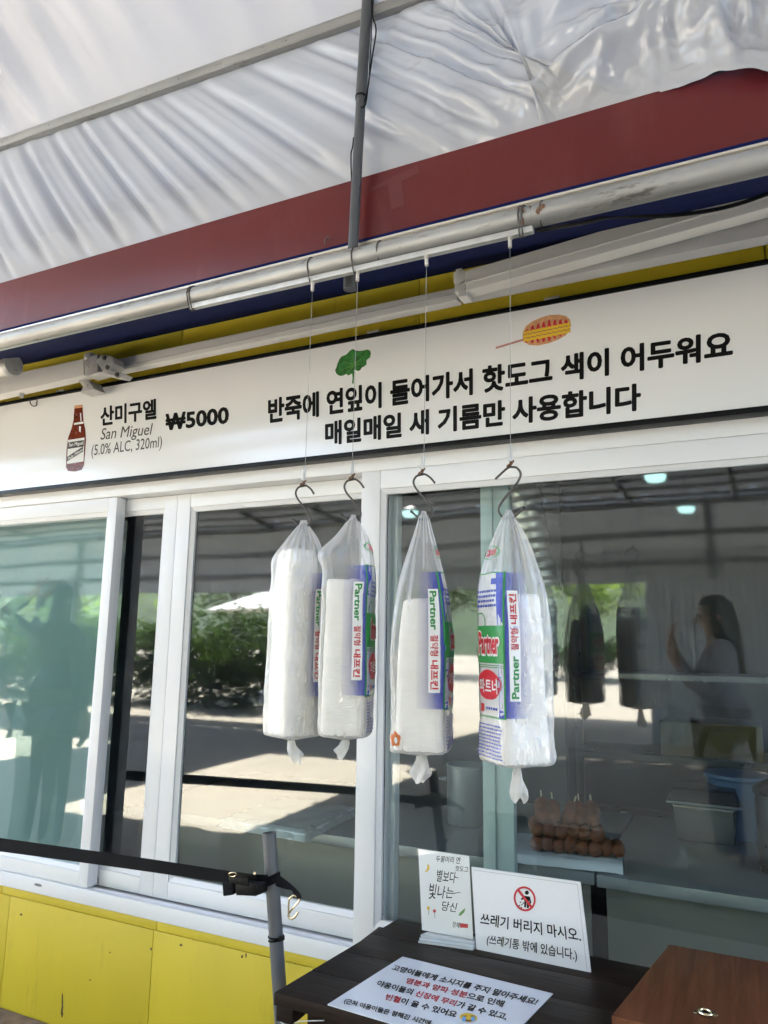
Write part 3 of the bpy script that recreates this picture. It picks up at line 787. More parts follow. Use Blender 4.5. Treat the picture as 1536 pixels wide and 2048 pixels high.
# ------------------------------------------------------------------ steel pipe, hanging rod
PY = -0.68
pA, pB = W(0, 683, y=PY), W(1536, 322, y=PY)
dirp = (pB - pA).normalized()
PR = 0.0222
def pipe_at(x): return pA + dirp * ((x - pA.x) / dirp.x)
pipe = thing('steel_pipe', pipe_at(-0.9), 'long galvanised steel pipe lashed horizontally under the maroon fascia', 'pipe')
m = MB(); m.tube([pipe_at(-3.6), pipe_at(-0.335), pipe_at(-0.334), pipe_at(1.4)], [PR, PR, PR * 1.07, PR * 1.07], 32)
m.build('tube', 'galvanised', pipe, smooth=True)
rng = random.Random(3)
for k in range(9):
    c = pipe_at(-0.345 + rng.uniform(-0.02, 0.04)); ang = rng.uniform(-0.9, 1.0)
    n_ = Vector((0, -math.cos(ang), math.sin(ang)))
    m = MB(); t_ = Vector((1, 0, 0)); b_ = n_.cross(t_); rr = rng.uniform(0.003, 0.009)
    m.poly([c + n_ * (PR * 1.07 + 0.0006) + (t_ * math.cos(q) * 0.6 + b_ * math.sin(q)) * rr * rng.uniform(0.6, 1.2) for q in [i * math.pi / 5 for i in range(10)]]); m.build('rust_spot', 'rust', pipe)
def wire_tie(c, rtop, drop, n=2, sp=0.007):
    for k in range(n):
        pts = []
        for i in range(28):
            t = 2 * math.pi * i / 28
            y = math.cos(t) * (rtop + 0.0015); z = math.sin(t) * (rtop + 0.0015)
            if math.sin(t) < 0: z = math.sin(t) * (rtop + drop); y *= (1 - 0.35 * abs(math.sin(t)))
            pts.append(c + Vector((k * sp - 0.002 * math.sin(t) + 0.0045 * math.sin(t), y, z)))
        m = MB(); m.tube(pts, 0.0016, 6, closed=True); m.build('wire_tie', 'tie_wire', pipe, smooth=True)
RZ = PR + 0.0075
rodA, rodB = pipe_at(W(383, 610, y=PY).x) - Vector((0, 0, RZ)), pipe_at(W(1067, 465, y=PY).x) - Vector((0, 0, RZ))
for px, n in ((386, 2), (625, 1), (712, 1), (762, 1), (1042, 2), (1085, 1)):
    c = pipe_at(W(px, 677 - 0.23 * px, y=PY).x); wire_tie(c, PR + (0.0016 if px > 1030 else 0), 0.001 if px in (762, 1085) else 0.0165, n)
rod = thing('hanging_rod', rodA, 'narrow speckled square rod wired beneath the galvanised pipe', 'rod')
m = MB(); m.bar(rodA, rodB, 0.014, 0.0135); m.build('bar', 'rod_metal', rod, bevel=0.001)

# ------------------------------------------------------------------ grey pole, cables
pole = thing('grey_pole', (-0.78, -0.636, 2.17), 'thin grey pole coming down in front of the maroon fascia to the pipe', 'pole')
q0, q1, q2 = Vector((-0.783, -0.637, 2.165)), W(722, 195, y=-0.637), W(736, -22, y=-0.637)
m = MB(); m.tube([q0, q1], 0.0122, 20); m.build('lower_tube', 'grey_pvc', pole, smooth=True)
m = MB(); m.tube([q1 - (q2 - q1) * 0.02, q2 + (q2 - q1) * 0.02], 0.0136, 20); m.build('upper_tube', 'grey_pvc', pole, smooth=True)
m = MB(); m.tube([q1 - (q2 - q1).normalized() * 0.002, q1 + (q2 - q1).normalized() * 0.003], 0.0145, 20); m.build('collar', 'black_rubber', pole, smooth=True)
m = MB(); m.tube([q0 - Vector((0.003, 0.0, 0.012)), q0 + Vector((-0.003, 0, 0.016))], 0.015, 18); m.build('end_cap', 'grey_pvc', pole, smooth=True)
def smooth_path(pts, n=8):
    pts = [Vector(p) for p in pts]; out = []
    for i in range(len(pts) - 1):
        p0 = pts[max(0, i - 1)]; p1 = pts[i]; p2 = pts[i + 1]; p3 = pts[min(len(pts) - 1, i + 2)]
        for k in range(n):
            t = k / n
            out.append(0.5 * ((2 * p1) + (-p0 + p2) * t + (2 * p0 - 5 * p1 + 4 * p2 - p3) * t * t + (-p0 + 3 * p1 - 3 * p2 + p3) * t ** 3))
    out.append(pts[-1]); return out
def cable(pxs, y, r, name, label, material='black_rubber'):
    m = MB(); m.tube(smooth_path([W(a, b, y=(y if len(q) < 3 else q[2])) for q in pxs for a, b in [q[:2]]]), r, 8)
    return tag(m.build(name, material, smooth=True), label, 'cable')
cable([(747, -8), (745, 30), (752, 60), (745, 110), (737, 165), (731, 208), (722, 215)], -0.655, 0.0019, 'cable', 'thin black cable hanging right of the grey pole above its collar')
cable([(743, -8), (743, 60), (740, 120), (737, 170), (728, 205)], -0.657, 0.0015, 'cable', 'thinnest black cable close against the grey pole')
cable([(707, 275), (705, 295), (702, 310), (703, 360), (705, 380)], -0.640, 0.0016, 'cable', 'short black cable loop left of the grey pole over the fascia')
cable([(1075, 460, -0.66), (1100, 457, -0.66), (1180, 443, -0.5), (1230, 433, -0.4), (1330, 432, -0.30), (1450, 415, -0.27), (1560, 378, -0.27), (1640, 340, -0.27)], -0.3, 0.0048, 'cable', 'thick black cable crossing the white awning arm on the right')
m = MB(); m.tube(smooth_path([W(651, 488, y=-0.607), W(651, 480, y=-0.612), W(655, 474, y=-0.615), W(660, 476, y=-0.615)]), 0.002, 6)
tag(m.build('wire_stub', 'tie_wire', smooth=True), 'short bent wire stub on the lower edge of the fascia', 'wire')

# ------------------------------------------------------------------ sign board
SY = -0.045
sign = thing('sign_board', (-1.4, SY + 0.02, 1.93), 'long white sign board with black Korean lettering above the windows', 'sign')
SX0, SX1 = -3.9, 1.3
ST, SB = W(768, 671, y=SY).z, W(768, 897, y=SY).z
m = MB(); m.box((SX0, SY, SB - 0.004), (SX1, SY + 0.02, ST + 0.004)); pn = m.build('panel', 'sign_white', sign)
m = MB()
m.box((SX0, SY - 0.006, ST), (SX1, SY + 0.04, ST + 0.014)); m.build('frame_bar', 'black_frame', sign, bevel=0.0015)
m = MB(); m.box((SX0, SY - 0.006, SB - 0.016), (SX1, SY + 0.04, SB)); m.build('frame_bar', 'black_frame', sign, bevel=0.0015)
for px, py in ((122, 786), (748, 663), (1105, 607)):
    p = W(px, py, y=SY + 0.01); m = MB(); m.box((p.x - 0.022, SY + 0.002, ST + 0.0142), (p.x + 0.022, SY + 0.03, ST + 0.026)); m.build('clip', 'cast_alu', sign, bevel=0.002)
hk = MB(); hk.tube(smooth_path([W(a, b, y=SY - 0.014) for a, b in ((60, 799), (61, 807), (66, 812), (72, 811), (74, 803), (73, 799))]), 0.0022, 8)
hk.build('ring', 'tie_wire', sign, smooth=True)
SF = SY - 0.0006
def sq(tl, tr, bl, br, k=0): return quadmap(W(*tl, y=SF - k * 0.0006), W(*tr, y=SF - k * 0.0006), W(*bl, y=SF - k * 0.0006), W(*br, y=SF - k * 0.0006), (0, -1, 0))
lettering('반죽에 연잎이 들어가서 핫도그 색이 어두워요', sq((536, 797), (1466, 658), (536, 848), (1466, 716)), sign, bold=0.038)
lettering('매일매일 새 기름만 사용합니다', sq((650, 843), (1282, 765), (650, 892), (1282, 821)), sign, bold=0.038)
lettering('산미구엘', sq((201, 814), (313, 797), (201, 853), (313, 838)), sign, bold=0.036)
lettering('₩5000', sq((331, 828), (458, 811), (331, 862), (458, 847)), sign, bold=0.036)
lettering('San Miguel', sq((201, 857), (306, 846), (201, 887), (306, 876)), sign, 'ink_grey', shear=0.25, bold=0.004)
lettering('(5.0% ALC, 320ml)', sq((183, 890), (324, 872), (183, 918), (324, 901)), sign, 'ink_grey', shear=0.12, bold=0.004)
# printed bottle
bot = [(149, 811), (165, 809), (166, 828), (167, 842), (171, 860), (172, 880), (168, 930), (163, 940), (150, 943), (136, 942), (132, 934), (133, 900), (136, 876), (143, 857), (147, 840), (148, 826)]
pxpoly('bottle_picture', bot, SF, 'ink_amber', sign)
for k, (pts, mt) in enumerate((
        ([(149, 811), (165, 809), (165, 815), (149, 817)], 'ink_batter'),
        ([(148, 846), (166, 843), (167, 847), (148, 850)], 'ink_white'),
        ([(160, 826), (162, 826), (163, 842), (161, 842)], 'ink_white'),
        ([(158, 852), (162, 853), (161, 865), (158, 862)], 'ink_white'),
        ([(136, 880), (169, 875), (167, 923), (134, 928)], 'ink_white'),
        ([(136, 885), (168, 880), (167.5, 893), (135.5, 898)], 'ink_grey'),
        ([(134, 914), (166, 893), (166, 903), (134, 923)], 'ink_grey'))):
    pxpoly('bottle_print', pts, SF - 0.0004 - 0.00025 * k, mt, sign)
lettering('San Miguel', quadmap(*[W(*p, y=SF - 0.0026) for p in ((138, 886.5), (166, 882), (138, 895.5), (166, 891))], (0, -1, 0)), sign, 'ink_white', bold=0.02)
lettering('Pale Pilsen', quadmap(*[W(*p, y=SF - 0.0026) for p in ((136, 915), (165, 896), (136, 921), (165, 901.5))], (0, -1, 0)), sign, 'ink_white', bold=0.02)
# printed lotus leaf
leaf = [(670, 741), (673, 734), (675, 727), (679, 718), (683, 713), (693, 709), (700, 701), (706, 698), (711, 701), (719, 702), (727, 701), (734, 699), (740, 701), (742, 707), (740, 715), (733, 720), (733, 729), (728, 733), (724, 735), (720, 741), (715, 742), (710, 739), (704, 747), (697, 751), (692, 748), (687, 751), (680, 752), (673, 748)]
pxpoly('leaf_picture', leaf, SF, 'ink_leaf', sign)
for k, (a, b) in enumerate((((708, 728), (704, 705)), ((706, 729), (684, 722)), ((707, 731), (680, 741)), ((710, 728), (734, 707)), ((710, 731), (727, 727)), ((706, 733), (694, 747)))):
    d = Vector((b[0] - a[0], b[1] - a[1])); n_ = Vector((-d.y, d.x)).normalized() * 1.3
    pxpoly('leaf_vein', [(a[0] + n_.x, a[1] + n_.y), b, (a[0] - n_.x, a[1] - n_.y)], SF - 0.0004, 'ink_leaf_light', sign)
pxpoly('leaf_stalk', [(704, 744), (709, 742), (708, 755), (707, 767), (704, 767), (705, 755)], SF - 0.0005, 'ink_leaf', sign)
# printed corn dog
cdp = [(1046, 664), (1052, 652), (1064, 643), (1082, 635), (1100, 630), (1118, 629), (1132, 632), (1140, 639), (1142, 650), (1139, 662), (1131, 671), (1115, 680), (1096, 687), (1076, 691), (1058, 690), (1049, 684), (1045, 675)]
pxpoly('stick_picture', [(991, 694), (1047, 677), (1048, 681), (992, 698)], SF - 0.0002, 'ink_stick', sign)
pxpoly('corn_dog_picture', cdp, SF, 'ink_batter', sign)
for i in range(8):
    t = i / 7.0
    x = 1054 + 78 * t; yt = interp(x, [(1046, 660), (1064, 646), (1100, 634), (1140, 634)])
    ym = 664 - 0.19 * (x - 1046)
    pxpoly('ketchup_print', [(x - 4, ym + 1), (x - 2.5, yt + 7), (x + 1.5, yt + 4), (x + 4, ym - 1)], SF - 0.0004, 'ink_red', sign)
    yb = interp(x, [(1046, 684), (1058, 689), (1096, 685), (1131, 670), (1140, 660)]); yl = 684 - 0.24 * (x - 1046)
    pxpoly('ketchup_print', [(x - 4, yl), (x + 4, yl - 2), (x + 1.5, yb - 2.5), (x - 2, yb - 1.5)], SF - 0.0004, 'ink_red', sign)
for j in range(3):
    top = []; low = []
    for i in range(25):
        x = 1047 + 94 * i / 24
        y0_ = 664 + j * 7.5 - 0.205 * (x - 1046) + 1.1 * math.sin(i * 2.3 + j)
        top.append((x, y0_)); low.append((x, y0_ + 5.2 + 0.8 * math.sin(i * 3.1 + j)))
    pxpoly('mustard_print', top + low[::-1], SF - 0.0008, 'ink_yellow', sign)
    if j < 2: pxpoly('outline_print', [(x, y + 1.0) for x, y in low] + [(x, y - 0.2) for x, y in low[::-1]], SF - 0.0006, 'ink_brown', sign)
# ================================================================== wires with S hooks
HK1 = [(626.7, 986.7), (618, 976.6), (610, 970.6), (604, 971), (597, 975), (592, 985), (596, 997), (607, 1011), (617, 1025), (621, 1036), (618, 1045), (613.5, 1049), (607, 1052), (600, 1051), (593, 1044), (587, 1037.5)]
h0 = W(606, 970, y=PY)
HKL = [W(a, b, y=PY) - h0 for a, b in HK1]
HOOKS = []
hook_words = ['leftmost', 'second from the left of the four', 'third from the left of the four', 'rightmost']
for k, (top, fit, fer, flip) in enumerate((((606, 970), (625, 577), (610.5, 931), 1), ((704, 957), (715, 562), (705, 922), 1), ((843.5, 947), (853, 532), (848, 909), 1), ((1021, 932), (1020, 490), (1021, 890), -1))):
    tw = W(*top, y=PY)
    lab = ['wire and bent S hook holding the fullest napkin bag at the left', 'wire and bent S hook second from the left, before the white mullion',
           'wire and bent S hook third from the left, before the right window', 'wire and S hook facing the other way, rightmost of the four'][k]
    hk = thing('hanging_hook', tw, lab, 'hook', 'wires with S hooks under the pipe')
    sc = 1.04 if k < 3 else 1.12
    pts = [tw + Vector((p.x * flip * sc, (0.006 if 0 < i < 4 else 0.0) , p.z * sc)) for i, p in enumerate(HKL)]
    mb = MB(); mb.tube(smooth_path(pts, 5), 0.0022, 8); mb.lathe(pts[-1], [(0.0005, -0.0032), (0.0032, -0.001), (0.0032, 0.001), (0.0005, 0.0032)], 8)
    mb.build('s_hook', 'tie_wire', hk, smooth=True)
    f0 = W(*fer, y=PY); f1 = tw + Vector((0, 0, 0.010))
    mb = MB(); mb.tube([f0, f0.lerp(f1, 0.25), f1], [0.0016, 0.0034, 0.0042], 12); mb.build('ferrule', 'cast_alu', hk, smooth=True)
    mb = MB()
    for j in range(3):
        cc = tw + Vector((0.002 * (j - 1), 0.001 * j, 0.002 + 0.003 * j)); rr = 0.0048 - 0.0006 * j; ta = 0.5 * j
        mb.tube([cc + Vector((rr * math.cos(t), rr * math.sin(t) * math.cos(ta), rr * math.sin(t) * math.sin(ta) + rr * 0.5 * math.cos(t))) for t in [q * math.pi / 6 for q in range(12)]], 0.0014, 6, closed=True)
    mb.build('knot', 'rust', hk, smooth=True)
    fx = W(*fit, y=PY).x
    rp = pipe_at(fx) - Vector((0, 0, RZ + 0.0065))
    mb = MB(); mb.tube([rp + Vector((0, 0, 0.001)), rp - Vector((0, 0, 0.004)), rp - Vector((0, 0, 0.0045)), rp - Vector((0, 0, 0.022))], [0.0058, 0.0058, 0.0042, 0.0042], 12); mb.build('wire_fitting', 'aluminium', hk, smooth=True)
    mb = MB(); mb.tube([rp - Vector((0, 0, 0.0215)), f0], 0.00055, 6); mb.build('wire', 'galvanised', hk, smooth=True)
    HOOKS.append((tw, min(pts, key=lambda p: p.z)))

# ------------------------------------------------------------------ napkin bags
def bag(k, label, theta, zb, cx, hs, zs, p, q, wid, dep, lean=0.0, lump=0.0):
    tw, low = HOOKS[k]
    zn = low.z - zb + 0.004                       # neck height above the bag's base
    base = Vector((cx, PY, zb))
    t_ = thing('napkin_bag', base, label, 'napkin bag', 'napkin bags hanging in a row', rz=theta)
    inv = Matrix.Rotation(-theta, 3, 'Z')
    noff = inv @ Vector((low.x - cx, 0, 0))
    seed = 11.3 * k
    def prof(z):
        if z < zs: return 1.0 + 0.02 * math.sin(z * 21 + seed)
        t = min(1.0, (z - zs) / (zn - zs))
        kn = 0.0108 / wid
        return kn + (1 - kn) * max(0.0, 1 - t ** p) ** q
    def surf(cu, su, z, push=0.0):
        """cu, su: unit square-ish direction already on the superellipse; returns a local point"""
        kz = prof(z)
        t = 0 if z < zs else min(1.0, (z - zs) / (zn - zs))
        a = math.atan2(su, cu)
        rip = 1 + 0.11 * t * (1 - 0.6 * t) * math.sin(7 * a + seed + 5 * t) + 0.06 * t * math.sin(13 * a + 2 * seed)
        rip += 0.024 * noise.noise((cu * 1.7 + seed, su * 1.7, z * 11)) + 0.010 * noise.noise((cu * 4 + seed, su * 4, z * 24)) + (0.06 * math.exp(-z / 0.03) + 0.014) * noise.noise((cu * 5 + seed, su * 5, z * 50))
        rip += lump * math.exp(-((z - zn + 0.07) / 0.03) ** 2) * max(0, math.cos(a - 3.4 + theta))
        edge = 1.0 if z > 0.014 else 0.90 + 0.10 * math.sqrt(max(0, 1 - (1 - max(z, 0) / 0.014) ** 2))
        x = cu * wid * kz * rip * edge; y = su * dep * (kz if kz > 0.3 else kz * wid / dep) * rip * edge
        r = math.hypot(x, y) or 1
        x += x / r * push; y += y / r * push
        o = noff * (t ** 0.8)
        return Vector((x + o.x + lean * z, y + o.y, z))
    def se(a, z):
        t = 0 if z < zs else min(1.0, (z - zs) / (zn - zs))
        n = 6.5 * (1 - t) + 2.2 * t
        c, s_ = math.cos(a), math.sin(a)
        r = (abs(c) ** n + abs(s_) ** n) ** (-1 / n)
        return c * r, s_ * r
    N = 96
    zz = [0, 0.003, 0.007, 0.014, 0.022, 0.03, 0.04] + [0.04 + (zn - 0.04) * i / 60 for i in range(1, 61)]
    vs = []; fs = []
    for sc2 in (0.10, 0.4, 0.75):
        for i in range(N):
            c, s_ = se(2 * math.pi * i / N, 0); pnt = surf(c, s_, 0)
            vs.append(Vector((pnt.x * sc2, pnt.y * sc2, -0.010 * (1 - sc2) + 0.002 * noise.noise((pnt.x * 60, pnt.y * 60, sc2)))))
    for z in zz:
        for i in range(N):
            c, s_ = se(2 * math.pi * i / N, z); vs.append(surf(c, s_, z))
    for s2, zt in ((0.9, 0.006), (0.75, 0.012), (0.2, 0.013)):
        for i in range(N):
            c, s_ = se(2 * math.pi * i / N, zn); pnt = surf(c, s_, zn); o = noff
            vs.append(Vector((o.x + lean * zn + (pnt.x - o.x - lean * zn) * s2 * 1.1, o.y + (pnt.y - o.y) * s2 * 0.6, zn + zt)))
    rows = len(vs) // N
    for r_ in range(rows - 1):
        for i in range(N):
            j = (i + 1) % N; fs.append((r_ * N + i, r_ * N + j, (r_ + 1) * N + j, (r_ + 1) * N + i))
    mb = MB(); mb.add(vs, fs); film = mb.build('bag_film', 'film', t_, smooth=True, angle=180, local=True, normals=False)
    # napkins inside
    mb = MB(); vs = []; fs = []
    prf = [(0.002, 0.84), (0.004, 0.89)] + [(0.006 + (hs - 0.012) * i / 30, 0.90) for i in range(31)] + [(hs - 0.002, 0.86), (hs, 0.77), (hs + 0.001, 0.4), (hs + 0.001, 0.02)]
    for z, kk in prf:
        for i in range(64):
            a = 2 * math.pi * i / 64; c, s_ = math.cos(a), math.sin(a); n = 7.0
            r = (abs(c) ** n + abs(s_) ** n) ** (-1 / n)
            w2 = kk * (0.95 if k == 0 else 1.0) * (1 + 0.012 * noise.noise((z * 40, k * 5.0, a * 0.3)) - (0.05, 0.09, 0.22, 0.20)[k] * (z / hs) ** 0.8) + 0.012 * noise.noise((c * r * 2, s_ * r * 2, z * 9 + k))
            kz = min(1.0, prof(z) * 0.985)
            vs.append(Vector((c * r * wid * w2 * kz + lean * z, s_ * r * dep * w2 * kz, z + 0.003 * noise.noise((c * 3, s_ * 3, k + 0.5)) * (1 if z > hs - 0.02 else 0))))
    for r_ in range(len(prf) - 1):
        for i in range(64):
            j = (i + 1) % 64; fs.append((r_ * 64 + i, r_ * 64 + j, (r_ + 1) * 64 + j, (r_ + 1) * 64 + i))
    fs.append(tuple(reversed(range(64))))
    mb.add(vs, fs); mb.build('napkin_stack', 'tissue', t_, smooth=True, angle=60, local=True)
    # knotted tail
    mb = MB()
    rs = random.Random(k + 40)
    tl = (0.040, 0.034, 0.046, 0.056)[k]; bend = (0.018, -0.012, -0.004, 0.004)[k]; fl = (0.017, 0.016, 0.024, 0.017)[k]
    def tail(u, v):
        a = 2 * math.pi * u
        rad = 0.0055 + (fl - 0.0055) * (v ** 0.75) * (1 - 0.35 * max(0, v - 0.7) / 0.3)
        rp_ = 1 + 0.28 * math.sin(4 * a + 5 * v + k) * v + 0.18 * noise.noise((math.cos(a) * 2, math.sin(a) * 2, v * 4 + k))
        loc = Vector((rad * math.cos(a) * rp_ + bend * v * v, rad * math.sin(a) * rp_ * 0.45, -0.006 - tl * v + 0.010 * math.sin(2 * a + k) * v))
        return inv @ loc
    mb.grid(40, 16, tail); mb.build('knotted_tail', 'film_tail', t_, smooth=True, angle=180, local=True, normals=False)
    # print on the film: faces A (label), B (right of it), C (left of it)
    def face(fc, s, z, kk=0.0, push=0.0016):
        n = 6.5 if z < zs else 6.5 * (1 - min(1.0, (z - zs) / (zn - zs))) + 2.2 * min(1.0, (z - zs) / (zn - zs))
        s = max(-0.995, min(0.995, s)); b = (1 - abs(s) ** n) ** (1 / n)
        c, q_ = {'A': (s, -b), 'B': (b, s), 'C': (-b, -s)}[fc]
        return surf(c, q_, z, push + kk * 0.00015)
    def fm(fc, s0, s1, z0, z1, push=0.0016):
        return lambda u, v, kk=0.0: face(fc, s0 + (s1 - s0) * u, z0 + (z1 - z0) * v, kk, push)
    def fm_up(fc, s0, s1, z0, z1, push=0.0022):      # text runs upwards, its top towards -s
        return lambda u, v, kk=0.0: face(fc, s1 + (s0 - s1) * v, z0 + (z1 - z0) * u, kk, push)
    def fm_dn(fc, s0, s1, z0, z1, push=0.0022):      # text runs downwards, its top towards +s
        return lambda u, v, kk=0.0: face(fc, s0 + (s1 - s0) * v, z1 + (z0 - z1) * u, kk, push)
    def patch(fc, s0, s1, z0, z1, material, name='print_block', push=0.0013, nu=10, nv=30, uvflip=False):
        mb = MB(); mb.grid(nu, nv, lambda u, v: face(fc, s0 + (s1 - s0) * u, z0 + (z1 - z0) * v, 0, push))
        uv = [((1 - i / nu) if uvflip else i / nu, j / nv) for j in range(nv + 1) for i in range(nu + 1)]
        return mb.build(name, material, t_, smooth=True, angle=180, local=True, uv=uv, normals=False)
    z0, z1 = 0.083, 0.343
    for fc in ('B', 'C'):
        if fc == 'B':
            patch('B', -0.985, 0.02, z0, z1, 'halftone', 'halftone_strip'); patch('B', -0.74, -0.36, z0 + 0.030, z1 - 0.034, 'ink_white', 'text_box', 0.0018)
            f_ = lambda u0, u1, s0=-0.68, s1=-0.42: fm_up('B', s0, s1, z0 + 0.034 + (z1 - z0 - 0.072) * u0, z0 + 0.034 + (z1 - z0 - 0.072) * u1)
        else:
            patch('C', -0.02, 0.985, z0, z1, 'halftone', 'halftone_strip', uvflip=True); patch('C', 0.36, 0.74, z0 + 0.030, z1 - 0.034, 'ink_white', 'text_box', 0.0018)
            f_ = lambda u0, u1, s0=0.42, s1=0.68: fm_dn('C', s0, s1, z1 - 0.038 - (z1 - z0 - 0.072) * u1, z1 - 0.038 - (z1 - z0 - 0.072) * u0)
        sg = -1 if fc == 'B' else 1
        lettering('Partner', f_(0.0, 0.40), t_, 'ink_green', bold=0.03, local=True)
        lettering('절약형', f_(0.45, 0.66), t_, 'ink_red', bold=0.02, local=True)
        lettering('내프킨', f_(0.70, 0.99), t_, 'ink_red', bold=0.03, local=True)
    patch('A', -0.90, 0.90, 0.085, z1, 'film_tail', 'label_panel', 0.0010)
    for (s0, s1, a, b) in ((-0.93, -0.89, 0.083, z1), (0.89, 0.93, 0.083, z1), (-0.93, 0.93, z1, z1 + 0.002), (-0.93, 0.93, 0.081, 0.083), (-0.89, 0.89, 0.170, 0.1715), (-0.89, 0.89, 0.1735, 0.175)):
        patch('A', s0, s1, a, b, 'ink_green', 'label_line', 0.0016, 8, 20 if b - a > 0.1 else 1)
    patch('A', -0.89, 0.89, 0.178, 0.246, 'ink_green', 'green_band', 0.0016, 10, 8)
    patch('A', 0.35, 0.88, 0.322, 0.333, 'ink_blue', 'blue_tab', 0.0016, 4, 2)
    lettering('Partner', fm('A', -0.62, 0.80, 0.190, 0.238, 0.0021), t_, 'ink_white', bold=0.11, local=True)
    lettering('Partner', fm('A', -0.55, 0.75, 0.194, 0.235, 0.0030), t_, 'ink_red', bold=0.035, local=True)
    def blob(fc, sc_, zc, sw, zh, material, name, push=0.0017, ring=None, wob=0.0):
        mb = MB(); pts = []
        for i in range(36):
            a = 2 * math.pi * i / 36; w_ = 1 + wob * math.sin(5 * a)
            pts.append((sc_ + sw * math.cos(a) * w_, zc + zh * math.sin(a) * w_))
        if ring:
            vs_ = [face(fc, a, b, 0, push) for a, b in pts] + [face(fc, sc_ + (a - sc_) * ring, zc + (b - zc) * ring, 0, push) for a, b in pts]
            mb.add(vs_, [(i, (i + 1) % 36, (i + 1) % 36 + 36, i + 36) for i in range(36)])
        else:
            vs_ = [face(fc, sc_, zc, 0, push)] + [face(fc, sc_ + (a - sc_) * f__, zc + (b - zc) * f__, 0, push) for f__ in (0.5, 1.0) for a, b in pts]
            mb.add(vs_, [(0, 1 + i, 1 + (i + 1) % 36) for i in range(36)] + [(1 + i, 37 + i, 37 + (i + 1) % 36, 1 + (i + 1) % 36) for i in range(36)])
        return mb.build(name, material, t_, local=True, normals=False)
    blob('A', 0.0, 0.139, 0.80, 0.027, 'ink_red', 'red_oval', wob=0.02)
    lettering('파트너', fm('A', -0.62, 0.62, 0.124, 0.150, 0.0024), t_, 'ink_white', bold=0.02, local=True)
    blob('A', -0.1, 0.384, 0.72, 0.0135, 'ink_green', 'oval_line', ring=0.90)
    lettering('고급엠보싱', fm('A', -0.62, 0.42, 0.377, 0.391, 0.0020), t_, 'ink_red', bold=0.03, local=True)
    patch('A', -0.56, -0.30, 0.090, 0.104, 'ink_red', 'red_square', 0.0018, 3, 3)
    blob('A', -0.45, 0.253, 0.38, 0.018, 'ink_green', 'cup_line', ring=0.86)
    rs2 = random.Random(5)
    mb = MB()
    def dash(s0, s1, zc, th):
        n_ = len(mb.v); mb.grid(3, 1, lambda u, v: face('A', s0 + (s1 - s0) * u, zc + th * (v - 0.5), 0, 0.0017))
    for zc in [0.283, 0.292, 0.301, 0.310, 0.0975]:
        s_ = -0.62 if zc > 0.2 else -0.15
        while s_ < 0.55:
            w_ = rs2.uniform(0.06, 0.16); dash(s_, s_ + w_, zc, 0.0045); s_ += w_ + 0.035
    for zc in [0.012 + 0.0062 * i for i in range(10)]:
        s_ = -0.8
        while s_ < 0.74:
            w_ = rs2.uniform(0.05, 0.14); dash(s_, s_ + w_, zc, 0.0026); s_ += w_ + 0.03
    sp_ = mb.build('small_print', 'ink_blue', t_, local=True, normals=False); sp_['kind'] = 'stuff'
    if k == 2:
        blob('C', -0.72, 0.026, 0.16, 0.013, 'ink_orange', 'orange_mark', wob=0.12); blob('C', -0.70, 0.024, 0.05, 0.006, 'ink_white', 'orange_mark_centre', push=0.0022)
    return t_

def zbot(px, py): return W(px, py, y=PY).z
def xat(px, py): return W(px, py, y=PY).x
bag(0, 'fullest clear bag of white napkins, leftmost in the row', math.radians(156), zbot(590, 1472), xat(587, 1330), 0.395, 0.30, 3.2, 1.0, 0.0475, 0.0475, lump=0.2)
bag(1, 'clear napkin bag with blue strip, hanging just left of the white mullion', math.radians(108), zbot(690, 1470), (xat(637, 1330) + xat(754, 1330)) / 2, 0.315, 0.285, 2.4, 0.9, 0.054, 0.052, lump=0.55)
bag(2, 'third napkin bag from the left, with an orange mark at its lower corner', math.radians(104), zbot(850, 1501), (xat(783, 1330) + xat(908, 1330)) / 2, 0.29, 0.20, 1.9, 1.2, 0.0575, 0.057)
bag(3, 'rightmost napkin bag, turned to show its green and red label', math.radians(-45), zbot(1035, 1525), (xat(953, 1300) + xat(1110, 1300)) / 2, 0.305, 0.24, 2.3, 0.95, 0.0555, 0.0555)

# ================================================================== post and strap at the left
PSY = -0.45
post = thing('grey_post', (-0.962, PSY, 0), 'leaning grey pipe post beside the dark table with a strap around it', 'post')
pt, pb = W(538, 1665, y=PSY), Vector((-0.962, PSY, 0.0))
m = MB(); N_ = 24; d_ = (pt - pb).normalized(); s_ = d_.cross(Vector((0, 1, 0))).normalized(); u_ = s_.cross(d_)
vs = []
for c, r in ((pb, 0.0165), (pt, 0.0168), (pt, 0.0148), (pt - d_ * 0.12, 0.0148)):
    for i in range(N_):
        t = 2 * math.pi * i / N_; vs.append(c + (s_ * math.cos(t) + u_ * math.sin(t)) * r)
m.add(vs, [(r * N_ + i, r * N_ + (i + 1) % N_, (r + 1) * N_ + (i + 1) % N_, (r + 1) * N_ + i) for r in range(3) for i in range(N_)])
m.build('tube', 'post_grey', post, smooth=True, angle=50)
def on_post(py):
    t = (py - 1665) / (1985 - 1665); return pt.lerp(W(560, 1985, y=PSY), t)
for k, py in enumerate((1876, 1883)):
    c = on_post(py); m = MB()
    m.tube([c + (s_ * math.cos(t) + Vector((0, 1, 0)) * math.sin(t)) * 0.0178 + Vector((0, 0, 0.002 * math.cos(t + k * 2))) for t in [q * math.pi / 10 for q in range(20)]], 0.0024, 6, closed=True)
    if k == 0: m.box(c + s_ * -0.021 + Vector((-0.004, -0.012, -0.004)), c + s_ * -0.021 + Vector((0.006, -0.004, 0.004)))
    m.build('zip_tie', 'zip_black', post, smooth=True)

